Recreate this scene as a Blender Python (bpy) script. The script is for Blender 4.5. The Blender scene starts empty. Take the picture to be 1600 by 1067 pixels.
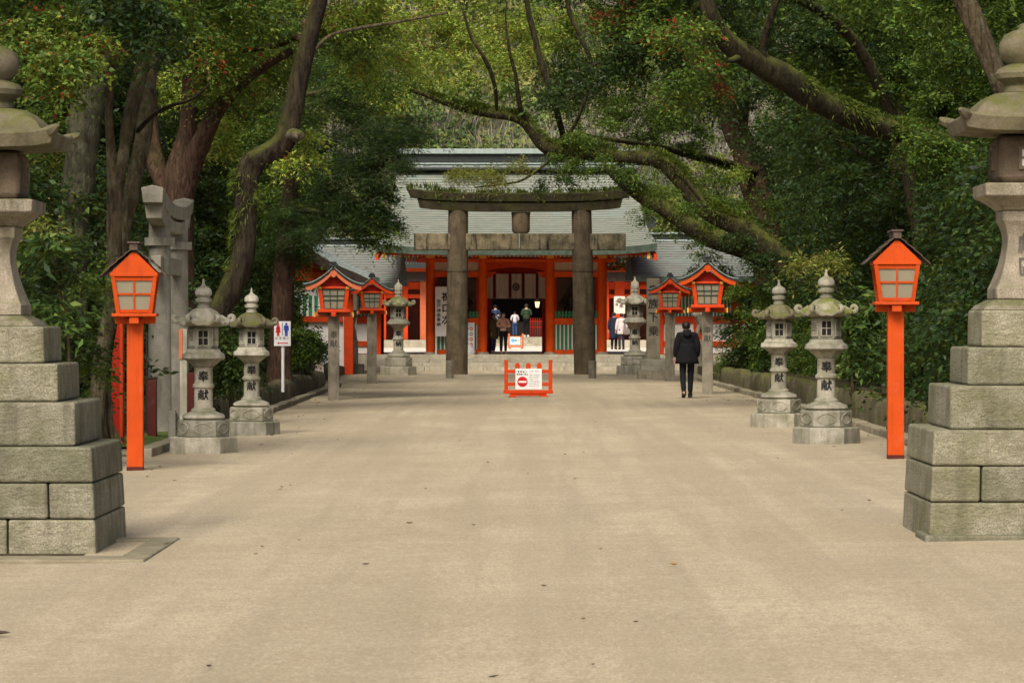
import bpy, bmesh, math, random
import numpy as np
from mathutils import Vector, Matrix, noise

# ---------------------------------------------------------------- camera, sky, sun, exposure
SC = bpy.context.scene
COL = SC.collection
F, VX, VY, H = 5000.0, 820.0, 505.0, 1.68      # focal length in photo pixels, vanishing point, eye height
cam_d = bpy.data.cameras.new('camera')
cam = bpy.data.objects.new('camera', cam_d)
COL.objects.link(cam)
cam.location = (0, 0, H)
cam.rotation_euler = (math.radians(90), 0, 0)
cam_d.sensor_width = 36.0
cam_d.lens = F / 1600 * 36
cam_d.shift_x = (800 - VX) / 1600
cam_d.shift_y = (VY - 533.5) / 1600
cam_d.clip_start = 0.5
cam_d.clip_end = 3000
cam_d.dof.use_dof = True
cam_d.dof.focus_distance = 72.0
cam_d.dof.aperture_fstop = 13.0
SC.camera = cam

SUN_EL, SUN_AZ = math.radians(47), math.radians(196)   # azimuth clockwise from +Y
w = bpy.data.worlds.new('World'); SC.world = w; w.use_nodes = True
nt = w.node_tree
bg = nt.nodes['Background']
sky = nt.nodes.new('ShaderNodeTexSky')
sky.sky_type = 'NISHITA'; sky.sun_disc = False
sky.sun_elevation = SUN_EL; sky.sun_rotation = SUN_AZ
sky.air_density = 0.55; sky.dust_density = 6.0; sky.ozone_density = 0.2
nt.links.new(sky.outputs[0], bg.inputs[0])
bg.inputs[1].default_value = 0.09
sun_d = bpy.data.lights.new('sun', 'SUN'); sun_d.energy = 1.7; sun_d.angle = math.radians(26)
sun_d.color = (1.0, 0.94, 0.84)
sun = bpy.data.objects.new('sun', sun_d); COL.objects.link(sun)
sd = Vector((math.sin(SUN_AZ)*math.cos(SUN_EL), math.cos(SUN_AZ)*math.cos(SUN_EL), math.sin(SUN_EL)))
sun.rotation_euler = sd.to_track_quat('Z', 'Y').to_euler()
sun.location = sd * 60
SC.view_settings.view_transform = 'Standard'
SC.view_settings.look = 'None'
SC.view_settings.exposure = 0.78
SC.view_settings.gamma = 1.0
SC.cycles.max_bounces = 6
SC.cycles.diffuse_bounces = 3
SC.cycles.transparent_max_bounces = 4

# ---------------------------------------------------------------- helpers
R = math.radians
def W(px, py, D): return Vector(((px-VX)*D/F, D, H-(py-VY)*D/F))
def XM(px, D): return (px-VX)*D/F
def ZM(py, D): return H-(py-VY)*D/F
def sstep(t):
    t = min(1, max(0, t)); return t*t*(3-2*t)
def gz(x, y):                                   # the avenue falls a little to one side
    return 0.0155*max(-7, min(7, x))*sstep((98-y)/40)

class MB:
    """collects shapes and links them as one mesh object"""
    def __init__(s): s.v, s.f, s.m = [], [], []
    def add(s, vs, fs, mi=0):
        o = len(s.v); s.v += [tuple(v) for v in vs]
        s.f += [tuple(i+o for i in f) for f in fs]; s.m += [mi]*len(fs); return s
    def box(s, x0, x1, y0, y1, z0, z1, mi=0):
        vs = [(x0,y0,z0),(x1,y0,z0),(x1,y1,z0),(x0,y1,z0),(x0,y0,z1),(x1,y0,z1),(x1,y1,z1),(x0,y1,z1)]
        return s.add(vs, [(3,2,1,0),(4,5,6,7),(0,1,5,4),(1,2,6,5),(2,3,7,6),(3,0,4,7)], mi)
    def cbox(s, c, sz, rot=None, mi=0):
        hx, hy, hz = sz[0]/2, sz[1]/2, sz[2]/2
        vs = [Vector(p) for p in [(-hx,-hy,-hz),(hx,-hy,-hz),(hx,hy,-hz),(-hx,hy,-hz),(-hx,-hy,hz),(hx,-hy,hz),(hx,hy,hz),(-hx,hy,hz)]]
        if rot is not None: vs = [rot @ v for v in vs]
        vs = [v+Vector(c) for v in vs]
        return s.add(vs, [(3,2,1,0),(4,5,6,7),(0,1,5,4),(1,2,6,5),(2,3,7,6),(3,0,4,7)], mi)
    def loft(s, rings, cap=True, mi=0, close=True):
        n = len(rings[0]); vs = [p for r in rings for p in r]; fs = []
        for k in range(len(rings)-1):
            for i in range(n if close else n-1):
                j = (i+1) % n
                fs.append((k*n+i, k*n+j, (k+1)*n+j, (k+1)*n+i))
        if cap:
            fs.append(tuple(range(n-1, -1, -1))); fs.append(tuple((len(rings)-1)*n+i for i in range(n)))
        return s.add(vs, fs, mi)
    def lathe(s, prof, n=24, rot=0.0, c=(0,0,0), mi=0, wav=None, sy=1.0):
        rings = []
        for q in prof:
            r, z = q[0], q[1]; ring = []
            for i in range(n):
                a = rot+2*math.pi*i/n
                rr = r*(1+(wav(a, z) if wav else 0))
                ring.append((c[0]+rr*math.cos(a), c[1]+rr*math.sin(a)*sy, c[2]+z))
            rings.append(ring)
        return s.loft(rings, True, mi)
    def square(s, prof, c=(0,0,0), mi=0):        # profile of (half width, z)
        return s.lathe([(r*math.sqrt(2), z) for r, z in prof], 4, math.pi/4, c, mi)
    def tube(s, pts, rad, n=8, mi=0, jit=0.0, seed=0.0):
        pts = [Vector(p) for p in pts]; rings = []
        t0 = (pts[1]-pts[0]).normalized()
        up = Vector((0,0,1)) if abs(t0.z) < .9 else Vector((0,1,0))
        u = t0.cross(up).normalized()
        for k, p in enumerate(pts):
            t = (pts[min(k+1, len(pts)-1)]-pts[max(k-1, 0)]).normalized()
            u = (u-t*u.dot(t)).normalized(); v = t.cross(u); ring = []
            for i in range(n):
                a = 2*math.pi*i/n; r = rad[k]
                if jit: r *= 1+jit*noise.noise(Vector((math.cos(a)*1.3+seed, math.sin(a)*1.3, (p.x+p.y+p.z)*1.1)))+.4*jit*noise.noise(Vector((math.cos(a)*4+seed, math.sin(a)*4, (p.x+p.z)*3.1)))
                ring.append(p+u*math.cos(a)*r+v*math.sin(a)*r)
            rings.append(ring)
        return s.loft(rings, True, mi)
    def prism(s, poly, y0, y1, mi=0):            # polygon in x-z pushed along y
        n = len(poly)
        vs = [(x, y0, z) for x, z in poly]+[(x, y1, z) for x, z in poly]
        fs = [tuple(range(n)), tuple(range(2*n-1, n-1, -1))]+[(i, n+i, n+(i+1) % n, (i+1) % n) for i in range(n)]
        return s.add(vs, fs, mi)
    def build(s, name, mats, parent=None, smooth=False, bevel=0.0, seg=2):
        me = bpy.data.meshes.new(name)
        off = Vector((0,0,0))
        if parent is not None:
            q = parent
            while q is not None: off += q.location; q = q.parent
        me.from_pydata([(v[0]-off.x, v[1]-off.y, v[2]-off.z) for v in s.v], [], s.f)
        if not isinstance(mats, (list, tuple)): mats = [mats]
        for m in mats: me.materials.append(m)
        if len(mats) > 1: me.polygons.foreach_set('material_index', s.m)
        bm = bmesh.new(); bm.from_mesh(me); bmesh.ops.recalc_face_normals(bm, faces=bm.faces); bm.to_mesh(me); bm.free()
        if smooth:
            me.polygons.foreach_set('use_smooth', [True]*len(me.polygons))
            if smooth != 'all':
                try: me.set_sharp_from_angle(angle=R(smooth if smooth is not True else 40))
                except Exception: pass
        ob = bpy.data.objects.new(name, me); COL.objects.link(ob)
        if parent is not None: ob.parent = parent
        if bevel:
            b = ob.modifiers.new('edge', 'BEVEL'); b.width = bevel; b.segments = seg; b.limit_method = 'ANGLE'; b.angle_limit = R(38)
        return ob

def tag(o, label=None, cat=None, group=None, kind=None):
    if label: o['label'] = label
    if cat: o['category'] = cat
    if group: o['group'] = group
    if kind: o['kind'] = kind
    return o
def thing(name, label, cat, loc=(0,0,0), group=None):
    o = bpy.data.objects.new(name, None); COL.objects.link(o); o.location = loc; o.empty_display_size = .2
    return tag(o, label, cat, group)
KIDS = {}
def kids(o): return [c for c in COL.objects if c.parent == o]
def copy_tree(o, parent=None):
    ch = kids(o)
    c = o.copy(); COL.objects.link(c)
    if parent is not None: c.parent = parent
    for k in ch: copy_tree(k, c)
    return c

_GL = {}
def glyph(ch, bold=0.0):
    if (ch, bold) not in _GL:
        cu = bpy.data.curves.new('glyph', 'FONT'); cu.body = ch; cu.size = 1; cu.resolution_u = 3
        ob = bpy.data.objects.new('glyph', cu); COL.objects.link(ob)
        dg = bpy.context.evaluated_depsgraph_get(); dg.update()
        me = bpy.data.meshes.new_from_object(ob.evaluated_get(dg))
        vs = np.array([v.co[:2] for v in me.vertices]) if len(me.vertices) else np.zeros((0,2))
        fs = [tuple(p.vertices) for p in me.polygons]
        bpy.data.objects.remove(ob); bpy.data.curves.remove(cu); bpy.data.meshes.remove(me)
        _GL[(ch, bold)] = (vs, fs)
    return _GL[(ch, bold)]
def text(mb, s, x, z, size, y, vertical=False, bold=.012, gap=1.08, sx=1.0, mi=0, curve=None):
    """writing that faces -Y; x,z is the centre of the first character"""
    for i, ch in enumerate(s):
        if ch == ' ': continue
        vs, fs = glyph(ch)
        if not len(vs): continue
        c = (vs.max(0)+vs.min(0))/2
        ox = x if vertical else x+i*size*gap*sx
        oz = z-i*size*gap if vertical else z
        b = bold*size                            # heavier strokes: the character laid down again a hair to each side
        for k, (dx, dz) in enumerate(((0,0),(b,0),(-b,0),(0,b*.8),(0,-b*.8)) if b else ((0,0),)):
            pts = [(ox+dx+(p[0]-c[0])*size*sx, (y if curve is None else curve((ox+dx+(p[0]-c[0])*size*sx)))-.0004*k, oz+dz+(p[1]-c[1])*size) for p in vs]
            mb.add(pts, fs, mi)
    return mb

# ---------------------------------------------------------------- node materials
class NT:
    def __init__(s, name):
        s.mat = bpy.data.materials.new(name); s.mat.use_nodes = True; s.t = s.mat.node_tree
        s.b = s.t.nodes['Principled BSDF']; s.out = s.t.nodes['Material Output']
        s.geo = s.n('ShaderNodeNewGeometry'); s.pos = s.geo.outputs['Position']; s.nor = s.geo.outputs['Normal']
    def n(s, t): return s.t.nodes.new(t)
    def link(s, a, b): s.t.links.new(a, b)
    def put(s, sock, v):
        if hasattr(v, 'node'): s.link(v, sock)
        elif isinstance(v, (tuple, list)) and len(v) == 3 and sock.type == 'RGBA': sock.default_value = (*v, 1)
        else: sock.default_value = v
    def scale(s, v, sc):
        m = s.n('ShaderNodeVectorMath'); m.operation = 'MULTIPLY'; s.put(m.inputs[0], v); m.inputs[1].default_value = sc; return m.outputs[0]
    def noise(s, sc=5, det=4, vec=None, rough=.55, st=(1,1,1), dist=0):
        x = s.n('ShaderNodeTexNoise'); x.inputs['Scale'].default_value = sc; x.inputs['Detail'].default_value = det
        x.inputs['Roughness'].default_value = rough; x.inputs['Distortion'].default_value = dist
        v = s.pos if vec is None else vec
        if st != (1,1,1): v = s.scale(v, st)
        s.link(v, x.inputs['Vector']); return x.outputs['Fac']
    def vor(s, sc=5, vec=None, feat='F1', st=(1,1,1), out='Distance'):
        x = s.n('ShaderNodeTexVoronoi'); x.inputs['Scale'].default_value = sc; x.feature = feat
        v = s.pos if vec is None else vec
        if st != (1,1,1): v = s.scale(v, st)
        s.link(v, x.inputs['Vector']); return x.outputs[out]
    def wave(s, sc, dirn='Z', dist=0, vec=None):
        x = s.n('ShaderNodeTexWave'); x.bands_direction = dirn; x.inputs['Scale'].default_value = sc; x.inputs['Distortion'].default_value = dist
        s.link(s.pos if vec is None else vec, x.inputs['Vector']); return x.outputs['Fac']
    def ramp(s, f, stops):
        x = s.n('ShaderNodeValToRGB'); e = x.color_ramp.elements
        while len(e) < len(stops): e.new(.5)
        for k, (p, c) in enumerate(stops):
            e[k].position = p; e[k].color = (c, c, c, 1) if isinstance(c, (int, float)) else (*c, 1)
        s.link(f, x.inputs[0]); return x.outputs[0]
    def mix(s, f, a, b, mode='MIX'):
        x = s.n('ShaderNodeMix'); x.data_type = 'RGBA'; x.blend_type = mode
        s.put(x.inputs[0], f); s.put(x.inputs[6], a); s.put(x.inputs[7], b); return x.outputs[2]
    def math(s, op, a, b=0.0):
        x = s.n('ShaderNodeMath'); x.operation = op; s.put(x.inputs[0], a); s.put(x.inputs[1], b); return x.outputs[0]
    def axis(s, v, k):
        x = s.n('ShaderNodeSeparateXYZ'); s.link(v, x.inputs[0]); return x.outputs[k]
    def bump(s, h, st=.3, dist=.02):
        x = s.n('ShaderNodeBump'); x.inputs['Strength'].default_value = st; x.inputs['Distance'].default_value = dist
        s.link(h, x.inputs['Height']); s.link(x.outputs[0], s.b.inputs['Normal'])
    def done(s, col, rough=.8, spec=.3, metal=0):
        s.put(s.b.inputs['Base Color'], col); s.put(s.b.inputs['Roughness'], rough)
        s.b.inputs['Specular IOR Level'].default_value = spec; s.b.inputs['Metallic'].default_value = metal
        return s.mat

def plain(name, col, rough=.7, var=.15, sc=6, spec=.3):
    t = NT(name); f = t.noise(sc, 4)
    c = t.mix(t.ramp(f, [(.3, 0.0), (.7, 1.0)]), tuple(x*(1-var) for x in col), tuple(min(1, x*(1+var)) for x in col))
    t.bump(t.noise(40, 3), .12, .004)
    return t.done(c, rough, spec)

def stone(name, col, dark, moss=(.075,.085,.02), moss_top=.5, moss_all=.35, streak=.5, speck=180, bump=.35, coarse=0):
    """weathered granite: grain, blotches, run-off streaks, moss on what faces up and in patches"""
    t = NT(name)
    grain = t.noise(speck, 2)
    c = t.mix(t.ramp(grain, [(.35, 0.0), (.62, 1.0)]), tuple(x*.62 for x in col), tuple(min(1, x*1.22) for x in col))
    bl = t.noise(3.2, 6, rough=.65)
    c = t.mix(t.ramp(bl, [(.40, 0.0), (.62, 1.0)]), c, t.mix(.72, c, dark))
    sk = t.noise(7, 4, st=(1,1,.12), rough=.6)
    c = t.mix(t.math('MULTIPLY', t.ramp(sk, [(.52, 0.0), (.68, 1.0)]), streak), c, tuple(x*.55 for x in dark))
    up = t.ramp(t.axis(t.nor, 2), [(.25, 0.0), (.85, 1.0)])
    mn = t.noise(4.5, 6, rough=.7)
    mtop = t.math('MULTIPLY', t.math('MULTIPLY', up, t.ramp(mn, [(.36, 0.0), (.56, 1.0)])), moss_top)
    mall = t.math('MULTIPLY', t.ramp(t.noise(1.7, 6, rough=.68), [(.46, 0.0), (.66, 1.0)]), moss_all)
    mf = t.math('MAXIMUM', mtop, mall)
    mc = t.mix(t.noise(60, 2), tuple(x*.6 for x in moss), tuple(x*1.5 for x in moss))
    c = t.mix(mf, c, mc)
    oi = t.n('ShaderNodeObjectInfo')               # every block is its own stone
    c = t.mix(1.0, c, t.ramp(oi.outputs['Random'], [(0.0, (.80,.80,.78)), (.5, (1.0,.99,.96)), (1.0, (1.16,1.13,1.07))]), 'MULTIPLY')
    h = t.math('ADD', t.math('MULTIPLY', grain, .35), t.noise(22, 5))
    if coarse: h = t.math('ADD', h, t.math('MULTIPLY', t.noise(16, 4, st=(1,1,2.6), rough=.7), coarse))
    t.bump(h, bump, .02)
    return t.done(c, .88, .2)

def paint(name, col, dirt=.25):
    t = NT(name)
    f = t.noise(2.3, 5, rough=.6); g = t.noise(12, 4, st=(1,1,.15))
    c = t.mix(t.ramp(f, [(.35, 0.0), (.7, 1.0)]), tuple(x*.86 for x in col), tuple(min(1, x*1.08) for x in col))
    c = t.mix(t.math('MULTIPLY', t.ramp(g, [(.55, 0.0), (.75, 1.0)]), dirt), c, tuple(x*.45+.004 for x in col))
    fade = t.math('MULTIPLY', t.ramp(t.noise(5, 5, rough=.7), [(.55, 0.0), (.70, 1.0)]), .35)
    c = t.mix(fade, c, tuple(min(.8, x*.9+.07) for x in col))
    c = t.mix(t.math('MULTIPLY', t.ramp(t.noise(34, 4, rough=.7), [(.66, 0.0), (.70, 1.0)]), dirt), c, (.12,.085,.06))
    t.bump(t.noise(30, 3, st=(1,1,.1)), .2, .006)
    return t.done(c, .6, .2)

def leafmat(name, rough=.50, trans=.38, spec=.28):
    t = NT(name)
    a = t.n('ShaderNodeAttribute'); a.attribute_name = 'tint'
    c = a.outputs['Color']
    t.done(c, rough, spec)
    tr = t.n('ShaderNodeBsdfTranslucent'); t.link(t.mix(.5, c, (.16,.17,.015)), tr.inputs[0])
    m = t.n('ShaderNodeMixShader'); m.inputs[0].default_value = trans
    t.link(t.b.outputs[0], m.inputs[1]); t.link(tr.outputs[0], m.inputs[2]); t.link(m.outputs[0], t.out.inputs[0])
    return t.mat

def bark(name, c1, c2, moss=.3, lich=0.0):
    t = NT(name)
    f = t.noise(13, 6, st=(1,1,.22), rough=.7, dist=.6)
    c = t.mix(t.ramp(f, [(.38, 0.0), (.60, 1.0)]), tuple(x*.6 for x in c1), tuple(x*1.15 for x in c2))
    c = t.mix(t.ramp(t.noise(2.2, 4), [(.42, .45), (.6, 0.0)]), c, c1)
    if lich:
        c = t.mix(t.math('MULTIPLY', t.ramp(t.noise(5, 5, rough=.7), [(.5, 0.0), (.6, 1.0)]), lich), c, (.19,.19,.12))
    up = t.ramp(t.axis(t.nor, 2), [(-.05, 0.0), (.6, 1.0)])
    mf = t.math('MULTIPLY', t.math('MULTIPLY', up, t.ramp(t.noise(3, 5), [(.35, 0.0), (.55, 1.0)])), moss)
    c = t.mix(mf, c, t.mix(t.noise(40, 2), (.05,.06,.01), (.13,.14,.03)))
    t.bump(t.math('ADD', f, t.math('MULTIPLY', t.noise(35, 3, st=(1,1,.3)), .5)), 1.0, .06)
    return t.done(c, .9, .15)

M = {}
# sandy avenue
def sand():
    t = NT('sand')
    fine = t.noise(150, 3, rough=.7); grit = t.vor(55)
    big = t.noise(.55, 5, rough=.6, st=(1,.55,1)); mid = t.noise(2.6, 5, st=(.7,1,1), rough=.62); trk = t.noise(1.15, 3, st=(1,.035,1), rough=.5)
    drag = t.noise(3.2, 4, st=(.16,1,1), rough=.6)
    c = t.mix(t.ramp(big, [(.34, 0.0), (.66, 1.0)]), (.49,.42,.275), (.69,.60,.41))
    c = t.mix(t.math('MULTIPLY', t.ramp(mid, [(.45, 0.0), (.66, 1.0)]), .42), c, (.44,.375,.25))
    c = t.mix(t.math('MULTIPLY', t.ramp(trk, [(.46, 0.0), (.56, 1.0)]), .55), c, (.42,.362,.25))
    c = t.mix(t.math('MULTIPLY', t.ramp(t.noise(3.4, 3, st=(1,.03,1)), [(.50, 0.0), (.60, 1.0)]), .38), c, (.41,.35,.24))
    c = t.mix(t.math('MULTIPLY', t.ramp(t.noise(11, 5, rough=.7), [(.46, 0.0), (.62, 1.0)]), .42), c, (.37,.31,.205))
    c = t.mix(t.math('MULTIPLY', t.ramp(t.noise(34, 4, rough=.75), [(.50, 0.0), (.62, 1.0)]), .62), c, (.27,.225,.145))
    c = t.mix(t.math('MULTIPLY', t.ramp(t.noise(26, 4, rough=.75), [(.53, 0.0), (.65, 1.0)]), .5), c, (.78,.70,.54))
    c = t.mix(t.math('MULTIPLY', t.ramp(drag, [(.54, 0.0), (.68, 1.0)]), .16), c, (.70,.62,.46))
    c = t.mix(t.math('MULTIPLY', t.ramp(t.noise(.9, 4, st=(1,.4,1)), [(.56, 0.0), (.72, 1.0)]), .4), c, (.45,.40,.26))
    c = t.mix(t.ramp(fine, [(.34, .55), (.60, 0.0)]), c, (.23,.18,.12))
    c = t.mix(t.ramp(t.noise(60, 3, rough=.7), [(.38, .7), (.52, 0.0)]), c, (.26,.21,.135))
    c = t.mix(t.math('MULTIPLY', t.ramp(t.vor(21), [(.05, 1.0), (.10, 0.0)]), t.ramp(t.noise(1.4, 3), [(.5, 0.0), (.7, .8)])), c, (.10,.085,.06))
    # sand turns darker and duller towards both sides, dark brown beyond the kerbs
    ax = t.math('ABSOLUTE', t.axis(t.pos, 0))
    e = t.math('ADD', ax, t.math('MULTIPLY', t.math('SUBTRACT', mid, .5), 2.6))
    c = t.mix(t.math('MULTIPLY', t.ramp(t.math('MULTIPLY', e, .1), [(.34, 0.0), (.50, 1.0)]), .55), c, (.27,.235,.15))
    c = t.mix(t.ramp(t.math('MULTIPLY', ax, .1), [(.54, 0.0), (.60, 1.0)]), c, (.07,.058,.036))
    t.bump(t.math('ADD', t.math('ADD', fine, t.math('MULTIPLY', mid, 1.4)), t.math('MULTIPLY', t.noise(18, 4, rough=.7), 1.0)), .5, .02)
    return t.done(c, .95, .12)
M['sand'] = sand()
def soilm():
    t = NT('soil'); f = t.noise(6, 6); 
    c = t.mix(t.ramp(f, [(.4, 0.0), (.6, 1.0)]), (.035,.026,.016), (.075,.058,.034))
    c = t.mix(t.ramp(t.noise(1.3, 4), [(.52, 0.0), (.62, .8)]), c, (.04,.055,.012))
    t.bump(f, .6, .05); return t.done(c, .95, .1)
M['soil'] = soilm()
M['brush'] = plain('winter_brush', (.12,.115,.07), .95, .45, .8)
M['court'] = plain('courtyard_sand', (.76,.69,.58), .95, .08, 3)
M['granite'] = stone('granite_rough', (.295,.28,.21), (.14,.135,.085), moss=(.105,.115,.04), moss_top=.4, moss_all=.55, streak=.5, bump=.8, coarse=1.0, speck=95)
M['granite_up'] = stone('granite_dressed', (.34,.30,.235), (.17,.15,.11), moss_top=.75, moss_all=.3, streak=.75, bump=.5, speck=110)
M['roof_stone'] = stone('granite_mossy_roof', (.19,.165,.115), (.075,.065,.042), moss=(.085,.095,.02), moss_top=.9, moss_all=.35, streak=.4)
M['firebox_stone'] = stone('granite_stained_shaded', (.20,.155,.11), (.085,.065,.045), moss_top=.2, moss_all=.12, streak=.8)  # brown stain, with the eave's shade mixed into the stone colour
M['pillar_stone'] = stone('pale_pillar_stone', (.34,.315,.25), (.19,.17,.13), moss_top=.3, moss_all=.12, streak=.5)
M['lantern_a'] = stone('lantern_grey', (.42,.40,.34), (.17,.165,.12), moss_top=.55, moss_all=.42, streak=.55)
M['lantern_b'] = stone('lantern_mossy', (.33,.31,.24), (.16,.15,.10), moss=(.10,.115,.02), moss_top=1.0, moss_all=.45, streak=.5)
M['lantern_c'] = stone('lantern_pale', (.42,.40,.33), (.22,.21,.16), moss_top=.5, moss_all=.2, streak=.5)
M['post_stone'] = stone('post_stone', (.25,.225,.18), (.12,.108,.08), moss_top=.2, moss_all=.1, streak=.7)
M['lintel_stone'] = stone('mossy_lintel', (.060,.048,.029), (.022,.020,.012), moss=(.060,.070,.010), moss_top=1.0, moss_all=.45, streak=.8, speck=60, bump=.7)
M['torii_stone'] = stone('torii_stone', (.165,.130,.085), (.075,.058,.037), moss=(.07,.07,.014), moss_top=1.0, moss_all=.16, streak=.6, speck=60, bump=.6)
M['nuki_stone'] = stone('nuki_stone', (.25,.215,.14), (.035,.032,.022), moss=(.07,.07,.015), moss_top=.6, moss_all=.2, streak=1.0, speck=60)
M['torii_grey'] = stone('side_torii_stone', (.33,.315,.265), (.19,.18,.14), moss_top=.5, moss_all=.12, streak=.5)
M['step_stone'] = stone('step_stone', (.46,.43,.345), (.30,.275,.21), moss_top=.1, moss_all=.12, streak=.4, speck=60)
M['wall_stone'] = stone('mossy_wall', (.20,.175,.11), (.09,.08,.05), moss=(.10,.11,.02), moss_top=.9, moss_all=.75, streak=.7, bump=.9, coarse=1.2)
M['wall_stone_b'] = stone('dry_wall', (.21,.18,.12), (.10,.085,.055), moss=(.075,.075,.016), moss_top=.6, moss_all=.45, streak=.8, bump=.9, coarse=1.2)
M['kerb'] = stone('kerb_stone', (.30,.27,.20), (.17,.15,.10), moss_top=.3, moss_all=.3, streak=.2)
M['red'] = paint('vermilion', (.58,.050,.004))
M['gate_red_lit'] = paint('gate_vermilion_lit', (.82,.098,.006), .3)  # light put into the colour: vermilion brightened against the shade of the eave
M['orange'] = paint('orange_vermilion', (.53,.064,.003), .55)
M['salmon'] = paint('sun_faded_vermilion', (.55,.14,.06), .15)
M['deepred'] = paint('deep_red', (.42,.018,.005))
M['oldred'] = paint('worn_dark_red', (.085,.016,.010), .7)
M['white'] = plain('white_plaster', (.74,.72,.68), .85, .06, 3)
M['plaster'] = plain('beige_plaster', (.55,.42,.32), .85, .08, 3)
M['board_white'] = plain('white_board', (.80,.79,.77), .5, .03, 3)
M['ink'] = plain('black_ink', (.012,.011,.011), .7, .1)
M['engrave'] = plain('engraved_grey', (.045,.042,.036), .8, .2)
M['engrave_soft'] = plain('worn_engraving', (.105,.092,.07), .85, .3)
M['green'] = plain('lattice_green', (.05,.27,.12), .6, .15)
M['green_grey'] = plain('lattice_dark_green', (.02,.055,.04), .6, .2)
M['gold'] = plain('gilt', (.75,.42,.06), .35, .1)
M['darkwood'] = plain('dark_wood', (.035,.024,.017), .7, .3)
M['shingle'] = plain('lamp_shingle', (.085,.06,.045), .8, .35, 14)
M['black_copper'] = plain('black_copper', (.018,.024,.022), .45, .3, 8, .5)
M['edge_copper'] = plain('pale_copper_edge', (.30,.36,.335), .5, .15, 8)
M['verdigris'] = plain('verdigris_eave', (.075,.105,.080), .7, .35, 5)
M['pane'] = plain('paper_pane', (.25,.225,.155), .35, .06, 4, .5)
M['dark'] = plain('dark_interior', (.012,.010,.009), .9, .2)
M['brown_mesh'] = plain('brown_screen', (.17,.105,.085), .8, .15, 9)
M['cloth'] = plain('curtain_cloth', (.76,.63,.54), .9, .06, 4)
M['cloth_stripe'] = plain('curtain_stripe', (.14,.018,.016), .9, .1)
M['warm_lamp'] = plain('lamp_paper', (.9,.6,.2), .5)
_t = M['warm_lamp'].node_tree.nodes['Principled BSDF']; _t.inputs['Emission Color'].default_value = (1,.62,.2,1); _t.inputs['Emission Strength'].default_value = 1.6
M['sign_red'] = plain('sign_red', (.55,.01,.015), .5, .05)
M['sign_blue'] = plain('sign_blue', (.01,.05,.36), .5, .05)
M['sign_cyan'] = plain('sign_cyan', (.10,.42,.75), .5, .05)
M['sign_grey'] = plain('sign_grey', (.22,.22,.23), .6, .1)
M['leaf'] = leafmat('leaf_glossy')
M['leaf_soft'] = leafmat('leaf_soft', .6, .35, .2)
M['leaf_hill'] = leafmat('leaf_far', .9, .1, .05)
M['bark_dark'] = bark('bark_dark', (.016,.012,.008), (.046,.035,.022), .85)
M['bark_moss'] = bark('bark_mossy', (.018,.015,.008), (.048,.040,.020), 1.0)
M['bark_brown'] = bark('bark_brown', (.042,.032,.018), (.105,.080,.046), .3, .25)
M['bark_grey'] = bark('bark_grey', (.024,.023,.014), (.066,.066,.036), .5, .18)
M['bark_red'] = bark('bark_red', (.036,.020,.013), (.088,.050,.033), .3)
M['bark_limb'] = bark('bark_pale_limb', (.060,.046,.030), (.15,.122,.082), .95, .3)
M['moss'] = plain('moss_mat', (.065,.095,.012), .95, .4, 14)
M['skin'] = plain('skin', (.52,.31,.21), .55, .05)
M['hair'] = plain('hair', (.012,.010,.009), .45, .2, 20)

# roof of copper shingle in courses
def copper(name, a, b, cdark):
    t = NT(name)
    f = t.noise(3.0, 5, st=(.5,1,3), rough=.6); g = t.noise(13, 3, st=(.35,1,6))
    c = t.mix(t.ramp(f, [(.36, 0.0), (.64, 1.0)]), a, b)
    c = t.mix(t.ramp(g, [(.42, 0.0), (.66, .55)]), c, (.33,.31,.245))
    c = t.mix(t.ramp(t.noise(1.1, 4), [(.55, 0.0), (.72, .6)]), c, (.25,.335,.30))
    c = t.mix(t.ramp(t.noise(22, 3, st=(.25,1,5)), [(.55, 0.0), (.75, .5)]), c, cdark)
    return t.done(c, .6, .3)
M['copper'] = copper('copper_shingle', (.175,.205,.17), (.24,.262,.215), (.10,.105,.085))
M['copper_dim'] = copper('copper_shingle_grey', (.155,.175,.17), (.215,.23,.22), (.065,.07,.065))
M['copper_gap'] = plain('course_shadow_gap', (.12,.132,.106), .8, .2)

# ================================================================ the setting
def ground():
    xs = sorted(set([-900,-400,-150,-60,-30,-20]+[round(-12+.5*i, 2) for i in range(49)]+[20,30,60,150,400,900]))
    ys = [-300,-60,-10]+[i*.75 for i in range(0, 150)]+[113,114,118,130,160,240,400,900,2000]
    vs = []
    for y in ys:
        for x in xs:
            z = gz(x, y) if -5 < y < 112 else (gz(x, 10) if y <= -5 and abs(x) < 31 else 0)
            if 0 < y < 111 and abs(x) < 12:
                z += .018*noise.noise(Vector((x*.6, y*.22, 3)))+.008*noise.noise(Vector((x*2, y*.7, 8)))
                for cx, cy in ((XM(714,100),100),(XM(911,100),100)):   # low mounds round the torii posts
                    z += .10*math.exp(-((x-cx)**2+((y-cy)/1.6)**2)/.7)
            vs.append((x, y, z))
    n = len(xs); fs = [(j*n+i, j*n+i+1, (j+1)*n+i+1, (j+1)*n+i) for j in range(len(ys)-1) for i in range(n-1)]
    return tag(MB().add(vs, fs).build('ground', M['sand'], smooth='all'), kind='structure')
ground()

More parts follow.
